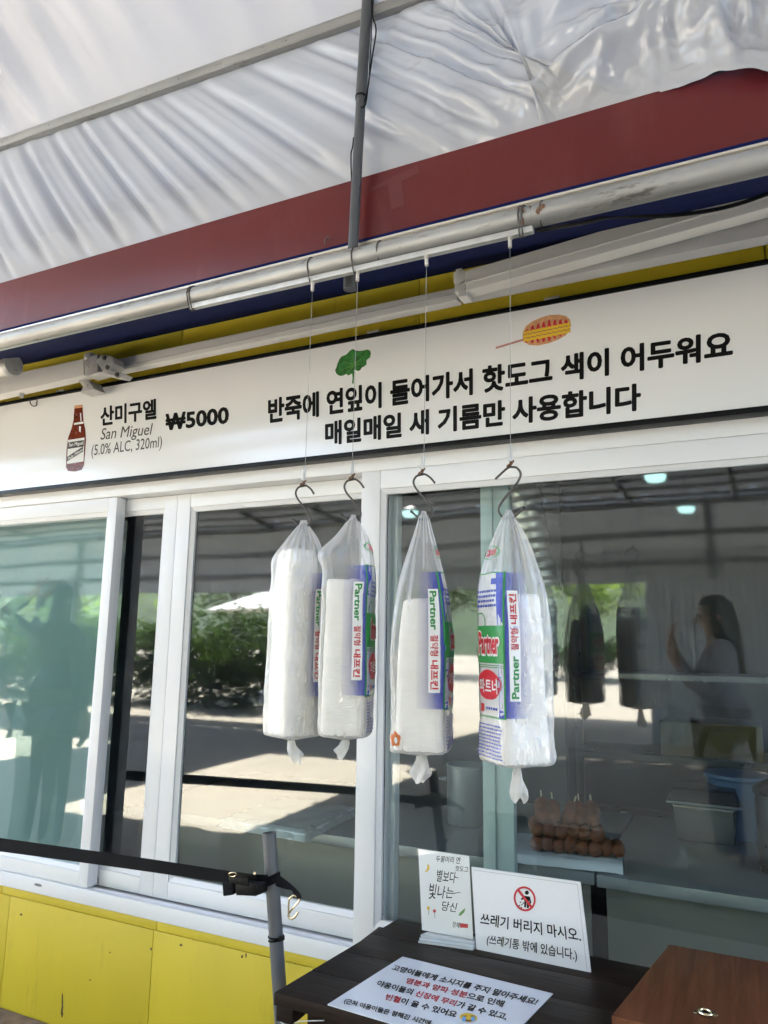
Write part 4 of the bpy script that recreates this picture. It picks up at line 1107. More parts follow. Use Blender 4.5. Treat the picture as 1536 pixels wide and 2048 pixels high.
strap = thing('ratchet_strap', W(500, 1760, y=-0.47), 'black ratchet strap stretched along the window to the grey post', 'strap')
SPY = -0.472
m = MB()
def strapband(pxs, y, th=0.0018, name='webbing', parent=strap, material='black_web'):
    m = MB(); up = [W(a, b, y=y if len(q) < 5 else q[4]) for q in pxs for a, b in [q[:2]]]; dn = [W(a, b, y=y if len(q) < 5 else q[4]) for q in pxs for a, b in [q[2:4]]]
    up = smooth_path(up, 4); dn = smooth_path(dn, 4); n = len(up); off = Vector((0, th, 0))
    vs = up + dn + [p + off for p in up] + [p + off for p in dn]; fs = []
    for i in range(n - 1):
        fs += [(i, i + 1, n + i + 1, n + i), (2 * n + i + 1, 2 * n + i, 3 * n + i, 3 * n + i + 1), (i + 1, i, 2 * n + i, 2 * n + i + 1), (n + i, n + i + 1, 3 * n + i + 1, 3 * n + i)]
    m.add(vs, fs); return m.build(name, material, parent, smooth=True, angle=50)
strapband([(-260, 1640, -260, 1669), (0, 1676, 0, 1703), (250, 1711, 250, 1737), (470, 1744, 470, 1768), (535, 1750, 535, 1772)], SPY)
# loop round the post and its free end
m = MB(); c = on_post(1762)
for lo, hi in ((-0.0105, 0.0105),):
    n = 28; vs = []
    for z in (lo, hi):
        for r in (0.0176, 0.0196):
            for i in range(n):
                t = 2 * math.pi * i / n; vs.append(c + d_ * z + (s_ * math.cos(t) + Vector((0, 1, 0)) * math.sin(t)) * r + Vector((0, 0, -0.006 * math.cos(t))))
    for i in range(n):
        j = (i + 1) % n
        m.add([], [])
        fsx = [(n + i, n + j, 3 * n + j, 3 * n + i), (i, j, 2 * n + j, 2 * n + i), (i, j, n + j, n + i), (2 * n + i, 2 * n + j, 3 * n + j, 3 * n + i)]
        m.f += fsx; m.m += [0] * 4
    m.v = vs
m.build('post_loop', 'black_web', strap, smooth=True, angle=50)
strapband([(553, 1749, 551, 1772, -0.468), (563, 1755, 560, 1775, -0.47), (575, 1764, 574, 1779, -0.472), (584, 1772, 583, 1781, -0.474), (592, 1780, 586, 1786, -0.476), (599, 1788, 588, 1793, -0.478), (602, 1797, 595, 1797, -0.478)], PSY, 0.003, 'free_end')
# ratchet
RY = SPY - 0.004
A = W(476, 1745, y=RY); B = W(514, 1748, y=RY); C2 = W(516, 1763, y=RY); D2 = W(477, 1757, y=RY); o_ = Vector((0, -0.004, 0)); o2 = Vector((0, -0.034, 0))
rat = MB(); rat.hexa([D2, C2, C2 + o_, D2 + o_, A, B, B + o_, A + o_]); ratch = rat.build('ratchet', 'black_metal', strap, bevel=0.0015)
rat = MB(); rat.hexa([D2 + o2, C2 + o2, C2 + o2 + o_, D2 + o2 + o_, A + o2, B + o2, B + o2 + o_, A + o2 + o_]); rat.build('side_plate', 'black_metal', ratch, bevel=0.0015)
m = MB(); A = W(481, 1758, y=RY - 0.012); B = W(534, 1763, y=RY - 0.012); C2 = W(536, 1781, y=RY - 0.012); E2 = W(522, 1787, y=RY - 0.012); D2 = W(484, 1785, y=RY - 0.012)
m.prism([A, B, C2, E2, D2], (0, -0.024, 0)); hd = m.build('handle', 'black_metal', ratch, bevel=0.003)
for i in range(6):
    p = W(505 + i * 4.6, 1768 - abs(i - 3) * 0.2, y=RY - 0.0365); q = W(507.5 + i * 4.8, 1784, y=RY - 0.0365)
    m = MB(); m.bar(p, q, 0.0022, 0.0018, up=(0, 1, 0)); m.build('grip_rib', 'black_rubber', ratch, bevel=0.0006)
m = MB(); A = W(457, 1757, y=RY - 0.004); B = W(480, 1759, y=RY - 0.004); C2 = W(479, 1784, y=RY - 0.004); D2 = W(459, 1787, y=RY - 0.004)
m.prism([A, B, C2, D2], (0, -0.026, 0)); m.build('webbing_roll', 'black_web', ratch, bevel=0.004)
m = MB(); cc = W(465.5, 1749, y=RY - 0.02)
m.tube([cc + Vector((0.0115 * math.cos(t) , -0.004 * math.sin(t), 0.0055 * math.sin(t) + 0.003 * math.cos(t))) for t in [q * math.pi / 10 for q in range(20)]], 0.0018, 8, closed=True)
m.build('spool_ring', 'brass_zinc', ratch, smooth=True)
m = MB(); m.tube([W(509, 1746.5, y=RY + 0.002), W(509, 1746.5, y=RY - 0.042)], 0.0035, 10); m.build('pin', 'brass_zinc', ratch, smooth=True)
hkp = [(586, 1791), (581, 1797), (578.5, 1806), (578, 1819), (580, 1830), (576, 1832)]
jh = MB()
jh.tube(smooth_path([W(a, b, y=-0.478) for a, b in ((588, 1790), (582, 1794), (578.5, 1800), (577.5, 1812), (577, 1826), (578, 1833), (584, 1836), (591, 1832), (596, 1824))], 5), 0.0023, 8)
jh.tube(smooth_path([W(a, b, y=-0.474) for a, b in ((600, 1798), (596, 1805), (588, 1814), (581, 1822), (577, 1829), (577, 1834), (582, 1838), (589, 1835), (594, 1828))], 5), 0.0023, 8)
jh.tube([W(588, 1790, y=-0.478), W(600, 1798, y=-0.474)], 0.0023, 8)
jh.build('wire_hook', 'brass_zinc', strap, smooth=True)

# ================================================================== table
TZ = 0.62
table = thing('wooden_table', (-0.2, -0.4, 0), 'dark brown stained wooden table under the window', 'table')
fl, nl = W(796, 1837, z=TZ), W(548, 1985, z=TZ)
TX1 = 0.75
ny = 4
def xleft(y): return fl.x + (nl.x - fl.x) * (y - fl.y) / (nl.y - fl.y)
for i in range(ny):
    y0 = fl.y + (nl.y - fl.y) * i / ny; y1 = fl.y + (nl.y - fl.y) * (i + 1) / ny
    y0 -= 0.0006; y1 += 0.0006
    m = MB(); m.hexa([(xleft(y1), y1, TZ - 0.024), (TX1, y1, TZ - 0.024), (TX1, y0, TZ - 0.024), (xleft(y0), y0, TZ - 0.024), (xleft(y1), y1, TZ), (TX1, y1, TZ), (TX1, y0, TZ), (xleft(y0), y0, TZ)])
    m.build('plank', 'table_wood', table, bevel=0.0014)
m = MB(); m.box((nl.x + 0.004, nl.y + 0.004, TZ - 0.054), (nl.x + 0.045, fl.y - 0.01, TZ - 0.0245)); m.build('cross_rail', 'table_wood', table, bevel=0.002)
m = MB(); m.box((nl.x + 0.0455, nl.y + 0.06, TZ - 0.075), (TX1 - 0.05, nl.y + 0.085, TZ - 0.0245)); m.build('apron', 'table_wood', table, bevel=0.002)
for x in (nl.x + 0.09, TX1 - 0.09):
    for y in (nl.y + 0.115, fl.y - 0.06):
        m = MB(); m.box((x - 0.025, y - 0.025, 0), (x + 0.025, y + 0.025, TZ - 0.0246)); m.build('leg', 'table_wood', table, bevel=0.003)
wr = MB(); wr.tube(smooth_path([W(560, 2043, y=nl.y + 0.02), W(575, 2050, y=nl.y + 0.01), W(600, 2043, y=nl.y + 0.01), W(648, 2041, y=nl.y + 0.01)]), 0.0012, 6); wr.build('loose_wire', 'rod_metal', table, smooth=True)

# flat laminated notice
nz_ = TZ + 0.0022
A, B, D = W(805, 1913, z=nz_), W(1106, 1987, z=nz_), W(655, 2008.5, z=nz_)
C2 = D + (B - A)
notice = thing('notice_sheet', (A + C2) / 2 - Vector((0, 0, 0.0018)), 'laminated white notice about cats lying flat on the dark table', 'notice')
m = MB(); o_ = Vector((0, 0, -0.0018)); m.hexa([D + o_, C2 + o_, B + o_, A + o_, D, C2, B, A]); m.build('sheet', 'laminate', notice)
def nq(tl, tr, bl, br): return quadmap(*[W(*p, z=nz_ + 0.0005) for p in (tl, tr, bl, br)], (0, 0, 1))
def red(s, words):
    mi = [0] * len(s)
    for w in words:
        i = s.find(w)
        for k in range(i, i + len(w)): mi[k] = 1
    return mi
for s, words, q in (('고양이들에게 소시지를 주지 말아주세요!', (), ((789, 1929), (1080, 1998), (782, 1940), (1070, 2011))),
                    ('염분과 양파 성분으로 인해', ('염분과 양파 성분',), ((816, 1955), (1011, 2002), (810, 1966), (1004, 2015))),
                    ('야옹이들의 신장에 무리가 갈 수 있고,', ('신장에 무리',), ((758, 1960), (1019, 2028), (751, 1972), (1011, 2041))),
                    ('빈혈이 올 수 있어요', ('빈혈',), ((775, 1987), (917, 2023), (769, 1999), (910, 2036))),
                    ('(근처 야옹이들은 정해진 시간에', (), ((691, 1996), (864, 2041), (686, 2008), (858, 2053)))):
    lettering(s, nq(*q), notice, ['ink_black', 'ink_red'], bold=0.028, mats=red(s, words))
def npoly(pts, material, name, k):
    m = MB(); m.poly([W(a, b, z=nz_ + 0.0006 + 0.0004 * k) for a, b in pts]); m.build(name, material, notice)
npoly([(937 + 17.5 * math.cos(t), 2035 + 9 * math.sin(t) + 1.5 * math.cos(t)) for t in [q * math.pi / 14 for q in range(28)]], 'ink_yellow', 'crying_face', 0)
for sx in (-1, 1):
    npoly([(937 + sx * 9 + 4.5 * math.cos(t), 2038 + 5 * math.sin(t)) for t in [q * math.pi / 6 for q in range(12)]], 'ink_skyblue', 'tear', 1)
    npoly([(937 + sx * 8 - 5, 2031), (937 + sx * 8 + 5, 2031.5), (937 + sx * 8 + 5, 2033), (937 + sx * 8 - 5, 2032.5)], 'ink_brown', 'eye', 2)
npoly([(930, 2039), (944, 2039.5), (942, 2043), (932, 2042.5)], 'ink_brown', 'mouth', 2)

# standing no-littering sign
lean_ = 0.012
sb = W(954, 1897, z=TZ); sb2 = W(1181, 1947, z=TZ); sy = (sb.y + sb2.y) / 2
P_ = [Vector((sb.x, sy, TZ)), Vector((sb2.x, sy, TZ)), W(1160.7, 1764.5, y=sy + lean_), W(942.7, 1734, y=sy + lean_)]
lit = thing('litter_sign', (P_[0] + P_[1]) / 2, 'white acrylic no-littering sign standing on the dark table', 'sign')
m = MB(); o_ = Vector((0, 0.005, 0)); m.hexa([P_[0], P_[1], P_[1] + o_, P_[0] + o_, P_[3], P_[2], P_[2] + o_, P_[3] + o_]); m.build('board', 'paper_white', lit)
nrm = (P_[1] - P_[0]).cross(P_[3] - P_[0]).normalized()
if nrm.y > 0: nrm = -nrm
def on_sign(px, py, k=0):
    d = RIGHT * (px - 768) + DOWN * (py - 1024) + FWD * FPX
    t = (P_[0] - CAM).dot(nrm) / d.dot(nrm)
    return CAM + d * t + nrm * (0.0006 + 0.0004 * k)
def lq(*q): return quadmap(*[on_sign(*p) for p in q], nrm)
fr_ = MB()
for (a, b) in (((948, 1740), (1155, 1769)), ((1155, 1769), (1174, 1938))):
    p, q = on_sign(*a), on_sign(*b); w_ = (q - p).cross(nrm).normalized() * 0.0006
    fr_.add([p + w_, q + w_, q - w_, p - w_], [(0, 1, 2, 3)])
for i in range(2):
    mm_ = MB(); mm_.v = fr_.v[i * 4:i * 4 + 4]; mm_.f = [(0, 1, 2, 3)]; mm_.m = [0]; mm_.build('edge_line', 'awning_grey', lit)
lettering('쓰레기 버리지 마시오.', lq((963, 1825), (1159, 1857), (960, 1849), (1163, 1884)), lit, bold=0.016)
lettering('(쓰레기통 밖에 있습니다.)', lq((976, 1868), (1153, 1898), (972, 1891), (1155, 1925)), lit, bold=0.012)
ic = Vector((1049.5, 1797.5))
def ring_px(c, rx, ry, f, n=40): return [(c.x + rx * math.cos(2 * math.pi * i / n) * f, c.y + ry * math.sin(2 * math.pi * i / n) * f + 0.10 * rx * math.cos(2 * math.pi * i / n) * f) for i in range(n)]
m = MB(); o1 = [on_sign(a, b, 1) for a, b in ring_px(ic, 22, 25, 1)]; o2 = [on_sign(a, b, 1) for a, b in ring_px(ic, 22, 25, 0.83)]
m.add(o1 + o2, [(i, (i + 1) % 40, (i + 1) % 40 + 40, i + 40) for i in range(40)]); m.build('prohibition_ring', 'ink_red', lit)
def spoly(pts, material, name, k):
    m = MB(); m.poly([on_sign(a, b, k) for a, b in pts]); return m.build(name, material, lit)
spoly([(1033, 1779), (1037, 1776), (1067, 1815), (1063, 1818)], 'ink_red', 'prohibition_bar', 2)
spoly([(1054 + 4 * math.cos(t), 1785 + 4.3 * math.sin(t)) for t in [q * math.pi / 8 for q in range(16)]], 'ink_black', 'pictogram_head', 1)
spoly([(1048, 1791), (1060, 1793), (1063, 1806), (1060, 1807), (1058, 1799), (1058, 1816), (1054, 1816), (1054, 1805), (1052.5, 1805), (1052, 1815), (1048.5, 1814), (1049, 1798), (1043, 1800), (1042, 1797.5)], 'ink_black', 'pictogram_body', 1)
for a, b in ((1041, 1804), (1044, 1809), (1039, 1811), (1043, 1815), (1047, 1806)):
    spoly([(a - 1.3, b - 1.3), (a + 1.3, b - 1), (a + 1.3, b + 1.3), (a - 1.3, b + 1)], 'ink_black', 'pictogram_litter', 1)

# acrylic stand with a handwritten card
bz = TZ + 0.016
cb, cb2 = W(844, 1860, z=bz), W(946, 1879, z=bz)
cy = lambda: None
ct2, ct = W(938, 1712.5, y=cb2.y + 0.018), W(836.5, 1698, y=cb.y + 0.018)
card = thing('card_stand', (cb + cb2) / 2 - Vector((0, 0, 0.016)), 'small handwritten card in a clear acrylic stand on the dark table', 'card')
f0_, f1_ = W(836.5, 1886, z=TZ), W(945, 1901, z=TZ)
bk0, bk1 = f0_ + Vector((0.012, 0.048, 0)), f1_ + Vector((0.012, 0.048, 0))
for i in range(3):
    z_ = TZ + 0.0002 + i * 0.0048; dd = Vector((0, 0.007 * i, 0))
    m = MB(); m.hexa([Vector((p.x, p.y, z_)) for p in (f0_ + dd, f1_ + dd, bk1, bk0)] + [Vector((p.x, p.y, z_ + 0.0045)) for p in (f0_ + dd, f1_ + dd, bk1, bk0)]); m.build('base_plate', 'acrylic_solid', card)
o_ = Vector((0, 0.0012, 0.0003))
m = MB(); m.hexa([cb, cb2, cb2 + o_, cb + o_, ct, ct2, ct2 + o_, ct + o_]); m.build('card', 'paper_white', card)
cn = (cb2 - cb).cross(ct - cb).normalized()
if cn.y > 0: cn = -cn
m = MB(); g_ = cn * 0.003; e_ = (cb2 - cb).normalized() * 0.003
m.add([cb + g_ - e_, cb2 + g_ + e_, ct2 + g_ + e_, ct + g_ - e_], [(0, 1, 2, 3)]); m.build('clear_front', 'acrylic', card)
def on_card(px, py, k=0):
    d = RIGHT * (px - 768) + DOWN * (py - 1024) + FWD * FPX
    t = (cb - CAM).dot(cn) / d.dot(cn)
    return CAM + d * t + cn * (0.0006 + 0.0004 * k)
def cq(*q): return quadmap(*[on_card(*p) for p in q], cn)
for s, q, sh in (('두물머리 연', ((872, 1711), (921, 1714), (872, 1723), (921, 1728)), 0.2), ('핫도그', ((911, 1731), (936, 1733), (911, 1742), (936, 1745)), 0.2),
             ('별보다', ((874, 1738), (912, 1744), (874, 1763), (912, 1767)), 0.25), ('빛나는', ((858, 1765), (908, 1776), (858, 1798), (908, 1796)), 0.25),
             ('당신', ((884, 1801), (915, 1806), (884, 1821), (915, 1825)), 0.25), ('정혜', ((905, 1842), (920, 1845), (905, 1854), (920, 1857)), 0.2)):
    lettering(s, cq(*q), card, shear=sh, bold=0.006)
def cpoly(pts, material, name, k=0):
    m = MB(); m.poly([on_card(a, b, k) for a, b in pts]); return m.build(name, material, card)
cpoly([(855, 1727), (859, 1731), (859, 1738), (855, 1743), (849, 1744), (853, 1740), (855, 1735)], 'ink_yellow', 'moon_drawing')
cpoly([(906, 1786), (921, 1784), (921, 1785.2), (906, 1787.5)], 'ink_black', 'brush_stroke')
cpoly([(911, 1754), (917, 1755), (917, 1756.4), (911, 1755.6)], 'ink_black', 'brush_stroke')
cpoly([(920, 1846), (936, 1848), (936, 1856), (920, 1855)], 'ink_red', 'red_seal')
cpoly([(928, 1818), (931, 1816), (929, 1824), (922, 1831), (917, 1831), (920, 1825)], 'ink_leaf_light', 'leaf_drawing')
for a, b, c in ((857, 1816, 'ink_yellow'), (869, 1822, 'ink_red')):
    cpoly([(a + 3 * math.cos(t), b + 3.6 * math.sin(t)) for t in [q * math.pi / 5 for q in range(10)]], c, 'flower_drawing')
    cpoly([(a + 0.3, b + 3), (a + 1.2, b + 3), (a + 1.0, b + 14), (a + 0.2, b + 14)], 'ink_grey', 'flower_stalk')

# wooden box at the right end of the table
BZ = 0.70
n0, f0b = W(1222, 2031, z=BZ), W(1338, 1888, z=BZ)
box = thing('wooden_box', (0.1, n0.y + 0.2, TZ), 'reddish brown wooden box with a small metal eyelet on the table', 'box')
bx1 = 0.5
def bq(z, ins=0.0): return [(n0.x + ins, n0.y + ins, z), (bx1 - ins, n0.y + ins, z), (bx1 - ins, f0b.y - ins, z), (f0b.x + ins, f0b.y - ins, z)]
m = MB(); m.hexa(bq(BZ - 0.016) + bq(BZ)); m.build('lid', 'box_wood', box, bevel=0.003)
m = MB(); m.hexa(bq(TZ, 0.004) + bq(BZ - 0.0165, 0.004)); m.build('body', 'box_edge', box, bevel=0.002)
for i in range(8):
    x = n0.x + 0.006 + i * 0.0075
    m = MB(); m.box((x, n0.y - 0.0012, BZ - 0.052), (x + 0.004, n0.y + 0.0035, BZ - 0.0172)); m.build('finger_joint', 'box_wood', box, bevel=0.0006)
ec = W(1411, 2025, z=BZ + 0.003)
m = MB(); m.tube([ec + Vector((0.0105 * math.cos(t), 0.0105 * math.sin(t), 0.0008)) for t in [q * math.pi / 12 for q in range(24)]], 0.0026, 8, closed=True)
m.build('eyelet_ring', 'brass_zinc', box, smooth=True)
m = MB(); m.lathe(ec - Vector((0, 0, 0.0025)), [(0.009, 0.0), (0.009, 0.0012)], 20); m.build('eyelet_hole', 'black_gloss', box)
for sx in (-1, 1):
    m = MB(); m.lathe(ec + Vector((sx * 0.0155, sx * 0.003, -0.0024)), [(0.0048, 0.0), (0.0046, 0.002), (0.002, 0.0032)], 10); m.build('eyelet_screw', 'brass_zinc', box, smooth=True)
# ================================================================== kitchen behind the glass
CZ = 0.68
fy = W(1190, 1749, z=CZ).y
xg = W(1189, 1750, z=CZ).x
def counter(x0, x1, label, y0):
    c = thing('steel_counter', ((x0 + x1) / 2, y0 + 0.35, 0.03), label, 'counter')
    m = MB(); m.box((x0, y0, CZ - 0.034), (x1, y0 + 0.85, CZ)); m.build('worktop', 'steel', c, bevel=0.003)
    m = MB(); m.box((x0 + 0.02, y0 + 0.04, 0.12), (x1 - 0.02, y0 + 0.05, CZ - 0.0345)); m.build('front_panel', 'panel_beige', c)
    for x in (x0 + 0.05, (x0 + x1) / 2, x1 - 0.05):
        for y in (y0 + 0.075, y0 + 0.8):
            m = MB(); m.box((x - 0.018, y - 0.018, 0.03), (x + 0.018, y + 0.018, CZ - 0.0345)); m.build('leg', 'steel', c)
    return c
counter(xg + 0.004, 1.5, 'stainless counter inside the right window holding the steel pan', fy)
counter(-2.25, xg - 0.004, 'stainless counter inside the middle windows under the plastic cover', fy + 0.01)

# tray with corn dogs
tf = W(1024, 1712, z=CZ + 0.02); tr_ = W(1226, 1737, z=CZ + 0.012); tb = W(1278, 1668, z=CZ + 0.02)
ux = (Vector((tr_.x, tr_.y, 0)) - Vector((tf.x, tf.y, 0))).normalized(); uy = Vector((-ux.y, ux.x, 0))
T0 = Vector((tr_.x, tr_.y, CZ)); TW = 0.29; TD = 0.24
def TP(a, b, z): return T0 - ux * a + uy * b + Vector((0, 0, z))
tray = thing('steel_tray', TP(TW / 2, TD / 2, 0.001), 'shallow steel tray of corn dogs on the kitchen counter', 'tray')
m = MB()
m.hexa([TP(TW - .01, .01, .001), TP(.01, .01, .001), TP(.01, TD - .01, .001), TP(TW - .01, TD - .01, .001), TP(TW, 0, .022), TP(0, 0, .022), TP(0, TD, .022), TP(TW, TD, .022)]); m.build('pan', 'steel', tray, bevel=0.002)
paper = MB()
paper.grid(40, 34, lambda u, v: TP(-0.028 + (TW + 0.05) * u, -0.014 + (TD + 0.03) * v, 0.0262 + 0.004 * noise.noise((u * 6, v * 6, 1)) - 0.022 * max(0, (0.05 - v) / 0.05) - 0.004 * max(0, (0.06 - u) / 0.06) + 0.012 * math.exp(-((u - 0.02) ** 2 + (v - 1) ** 2) * 60)))
tag(paper.build('baking_paper', 'baking_paper', smooth=True, angle=180, normals=False), 'white baking paper lining the steel tray under the corn dogs', 'paper')
def cd_mesh():
    m = MB(); pr = []
    for i in range(11):
        t = i / 10; pr.append((0.0235 * math.sqrt(max(0.0, 1 - (2 * t - 1) ** 4)) * (0.9 + 0.12 * t) + 0.0006, 0.105 * t))
    m.lathe((0, 0, 0), pr, 14, 'y')
    for v in m.v: v += Vector((1, 0, 1)) * 0.0018 * noise.noise(v * 90)
    return m
dog = thing('corn_dog', (0, 0, 0), 'browned corn dog in the pile on the kitchen tray', 'corn dog', 'corn dogs piled on the tray')
cd_mesh().build('batter', 'batter', dog, smooth=True, local=True)
m = MB(); m.tube([(0, 0.10, 0), (0, 0.150, 0)], 0.0028, 8); m.build('stick', 'stick_wood', dog, smooth=True, local=True)
spots = [(0.016 + 0.0345 * i, 0.024, 0.050, 0.05) for i in range(-1, 7)] + [(0.040 + 0.0355 * i, 0.036, 0.086, 0.10) for i in range(6)] + [(0.054 + 0.037 * i, 0.050, 0.116, 0.50) for i in range(5)]
angz = math.atan2(ux.y, ux.x)
for i, (a, b, z, tilt) in enumerate(spots):
    o = dog if i == 0 else copy_tree(dog)
    o.location = TP(a, b, z); o.rotation_mode = 'YXZ'; o.rotation_euler = (tilt + rnd.uniform(-.10, .10), rnd.uniform(0, 3), angz + rnd.uniform(-.2, .2)); f_ = rnd.uniform(.9, 1.1); o.scale = (f_, rnd.uniform(.88, 1.05), f_)
    row = 0 if i < 8 else (1 if i < 14 else 2); n_in = (8, 6, 5)[row]; pos = n_in - 1 - (i - (0, 8, 14)[row])
    word = 'leftmost' if pos == 0 else ('rightmost' if pos == n_in - 1 else ('', 'second', 'third', 'fourth', 'fifth', 'sixth', 'seventh')[pos] + ' from the left')
    o['label'] = "corn dog, %s in the pile's %s" % (word, ('bottom row', 'middle row', 'top row')[row])
# steel pan with clear lid
pc = W(1412, 1690, z=CZ); py0 = pc.y
pan = thing('steel_pan', (pc.x, py0 + 0.12, CZ), 'deep stainless food pan with a dark lid on the counter', 'pan')
x0p, x1p = W(1347, 1690, y=py0).x, W(1480, 1700, y=py0).x; zt = W(1412, 1612, y=py0).z
m = MB(); m.hexa([(x0p + .012, py0 + .01, CZ + .001), (x1p - .012, py0 + .01, CZ + .001), (x1p - .012, py0 + .25, CZ + .001), (x0p + .012, py0 + .25, CZ + .001), (x0p, py0, zt), (x1p, py0, zt), (x1p, py0 + .26, zt), (x0p, py0 + .26, zt)]); m.build('pan_body', 'pan_steel', pan, bevel=0.012, seg=3)
m = MB(); m.box((x0p - .016, py0 - .016, zt + .0004), (x1p + .016, py0 + .276, zt + .007)); m.build('rim', 'steel', pan, bevel=0.002)
m = MB(); m.hexa([(x0p - .008, py0 - .008, zt + .0074), (x1p + .008, py0 - .008, zt + .0074), (x1p + .008, py0 + .268, zt + .0074), (x0p - .008, py0 + .268, zt + .0074), (x0p + .004, py0 + .01, zt + .05), (x1p - .004, py0 + .01, zt + .05), (x1p - .004, py0 + .25, zt + .05), (x0p + .004, py0 + .25, zt + .05)]); m.build('lid', 'black_gloss', pan, bevel=0.006, seg=3)
# blue tub
bp = W(1455, 1560, y=fy + 0.62)
tub = thing('blue_tub', (bp.x + 0.02, fy + 0.72, CZ), 'pale blue plastic tub behind the steel pan', 'tub')
m = MB(); m.lathe((bp.x + 0.03, fy + 0.70, CZ + 0.001), [(0.085, 0), (0.10, 0.19), (0.11, 0.20), (0.11, 0.21), (0.0, 0.215)], 28); m.build('tub_body', 'blue_plastic', tub, smooth=True)
# dark cylinder at the right edge
dp = W(1530, 1600, y=fy + 0.22)
urn = thing('dark_urn', (dp.x + 0.06, fy + 0.3, CZ), 'tall dark steel urn at the right edge of the kitchen counter', 'urn')
m = MB(); m.lathe((dp.x + 0.06, fy + 0.3, CZ + 0.001), [(0.085, 0), (0.088, 0.02), (0.088, 0.20), (0.08, 0.22)], 28); m.build('urn_body', 'dark_steel', urn, smooth=True)
m = MB(); m.lathe((dp.x + 0.06, fy + 0.3, CZ + 0.2215), [(0.092, 0), (0.092, 0.015), (0.05, 0.04), (0.015, 0.045), (0.015, 0.07)], 28); m.build('urn_lid', 'black_gloss', urn, smooth=True)
# flexible duct
m = MB(); cpath = smooth_path([W(1040, 930, y=0.62), W(1052, 1010, y=0.62), W(1068, 1100, y=0.62), W(1085, 1180, y=0.62), W(1090, 1260, y=0.62), W(1085, 1330, y=0.66)], 16)
m.tube(cpath, [0.062 + 0.0035 * math.sin(i * 1.7) for i in range(len(cpath))], 20)
duct = m.build('flexible_duct', 'duct_foil', smooth=True); tag(duct, 'ribbed silver flexible duct hanging inside the right window', 'duct')
# steel pots left of the inner stile
for k, (px, r, h, lab) in enumerate(((866, 0.075, 0.20, 'taller steel pot standing inside left of the inner window stile'), (930, 0.06, 0.14, 'smaller steel pot just beside the inner window stile'))):
    q = W(px, 1690, z=CZ); pot = thing('steel_pot', (q.x, fy + 0.40 + 0.1 * k, CZ), lab, 'pot', 'steel pots in the kitchen')
    m = MB(); m.lathe((q.x, fy + 0.40 + 0.1 * k, CZ + 0.001), [(r * .95, 0), (r, 0.008), (r, h), (r * 1.05, h + .004), (r * 1.05, h + .008), (r * .97, h + .008), (r * .96, h * .5), (0.001, h * .5)], 32); m.build('pot_body', 'steel', pot, smooth=True)
    for sx in (-1, 1):
        m = MB(); m.tube(smooth_path([Vector((q.x + sx * r, fy + 0.38 + 0.1 * k, CZ + h * .75)), Vector((q.x + sx * (r + .03), fy + 0.39 + 0.1 * k, CZ + h * .75)), Vector((q.x + sx * (r + .03), fy + 0.41 + 0.1 * k, CZ + h * .75)), Vector((q.x + sx * r, fy + 0.42 + 0.1 * k, CZ + h * .75))]), 0.004, 8); m.build('handle', 'steel', pot, smooth=True)
# plastic-covered tray in the middle window
z_ = CZ + 0.035
A, B, D = W(432, 1636, z=z_), W(612, 1667, z=z_), W(560, 1588, z=z_)
D = A + (D - A) * 1.0; C2 = B + (D - A)
def cover(u, v):
    p = A.lerp(B, u).lerp(D.lerp(C2, u), v)
    e = min(u, 1 - u, v, 1 - v)
    z = 0.003 * noise.noise((u * 5, v * 5, 0)) + (-0.026 * (1 - e / 0.07) ** 1.3 if e < 0.07 else 0) + (0.006 * noise.noise((u * 14, v * 14, 2)) if e < 0.09 else 0)
    n_ = (p - (A + C2) / 2); n_.z = 0
    if e < 0.07: p = p + n_.normalized() * 0.010 * noise.noise((u * 11, v * 11, 6)) * (1 - e / 0.07)
    return p + Vector((0, 0, z))
cov = thing('covered_tray', Vector(((A + C2) / 2).to_tuple()[:2] + (CZ,)), 'flat tray wrapped in clear plastic on the counter in the middle window', 'tray')
m = MB(); s_ = 0.93; cen = (A + C2) / 2
def sh(p, zz): v = cen + (p - cen) * s_; return Vector((v.x, v.y, zz))
m.hexa([sh(A, CZ + .001), sh(B, CZ + .001), sh(C2, CZ + .001), sh(D, CZ + .001), sh(A, CZ + .028), sh(B, CZ + .028), sh(C2, CZ + .028), sh(D, CZ + .028)]); m.build('tray_body', 'baking_paper', cov, bevel=0.004)
m = MB(); m.grid(60, 50, cover); m.build('plastic_cover', 'clear_cover', cov, smooth=True, angle=180, normals=False)
# shelf with boxes on the back wall
shelf = thing('kitchen_shelf', (-0.2, 2.5, 0.03), 'dark steel shelf with a yellow crate at the back of the kitchen', 'shelf')
for z in (0.35, 0.72, 1.15):
    m = MB(); m.box((-0.9, 2.3, z), (1.2, 2.75, z + 0.03)); m.build('shelf_board', 'dark_steel', shelf)
for x in (-0.88, 0.15, 1.18):
    m = MB(); m.box((x - .02, 2.31, 0.0302), (x + .02, 2.35, 1.6)); m.build('upright', 'dark_steel', shelf)
m = MB(); m.box((-0.45, 2.34, 0.7501), (0.05, 2.7, 0.93)); tag(m.build('crate', 'yellow_box', bevel=0.01), 'dull yellow crate on the shelf at the back of the kitchen', 'crate')
m = MB(); m.box((0.25, 2.34, 1.1801), (0.7, 2.7, 1.32)); tag(m.build('carton', 'orange_box', bevel=0.006), 'orange brown carton on the top kitchen shelf', 'carton')

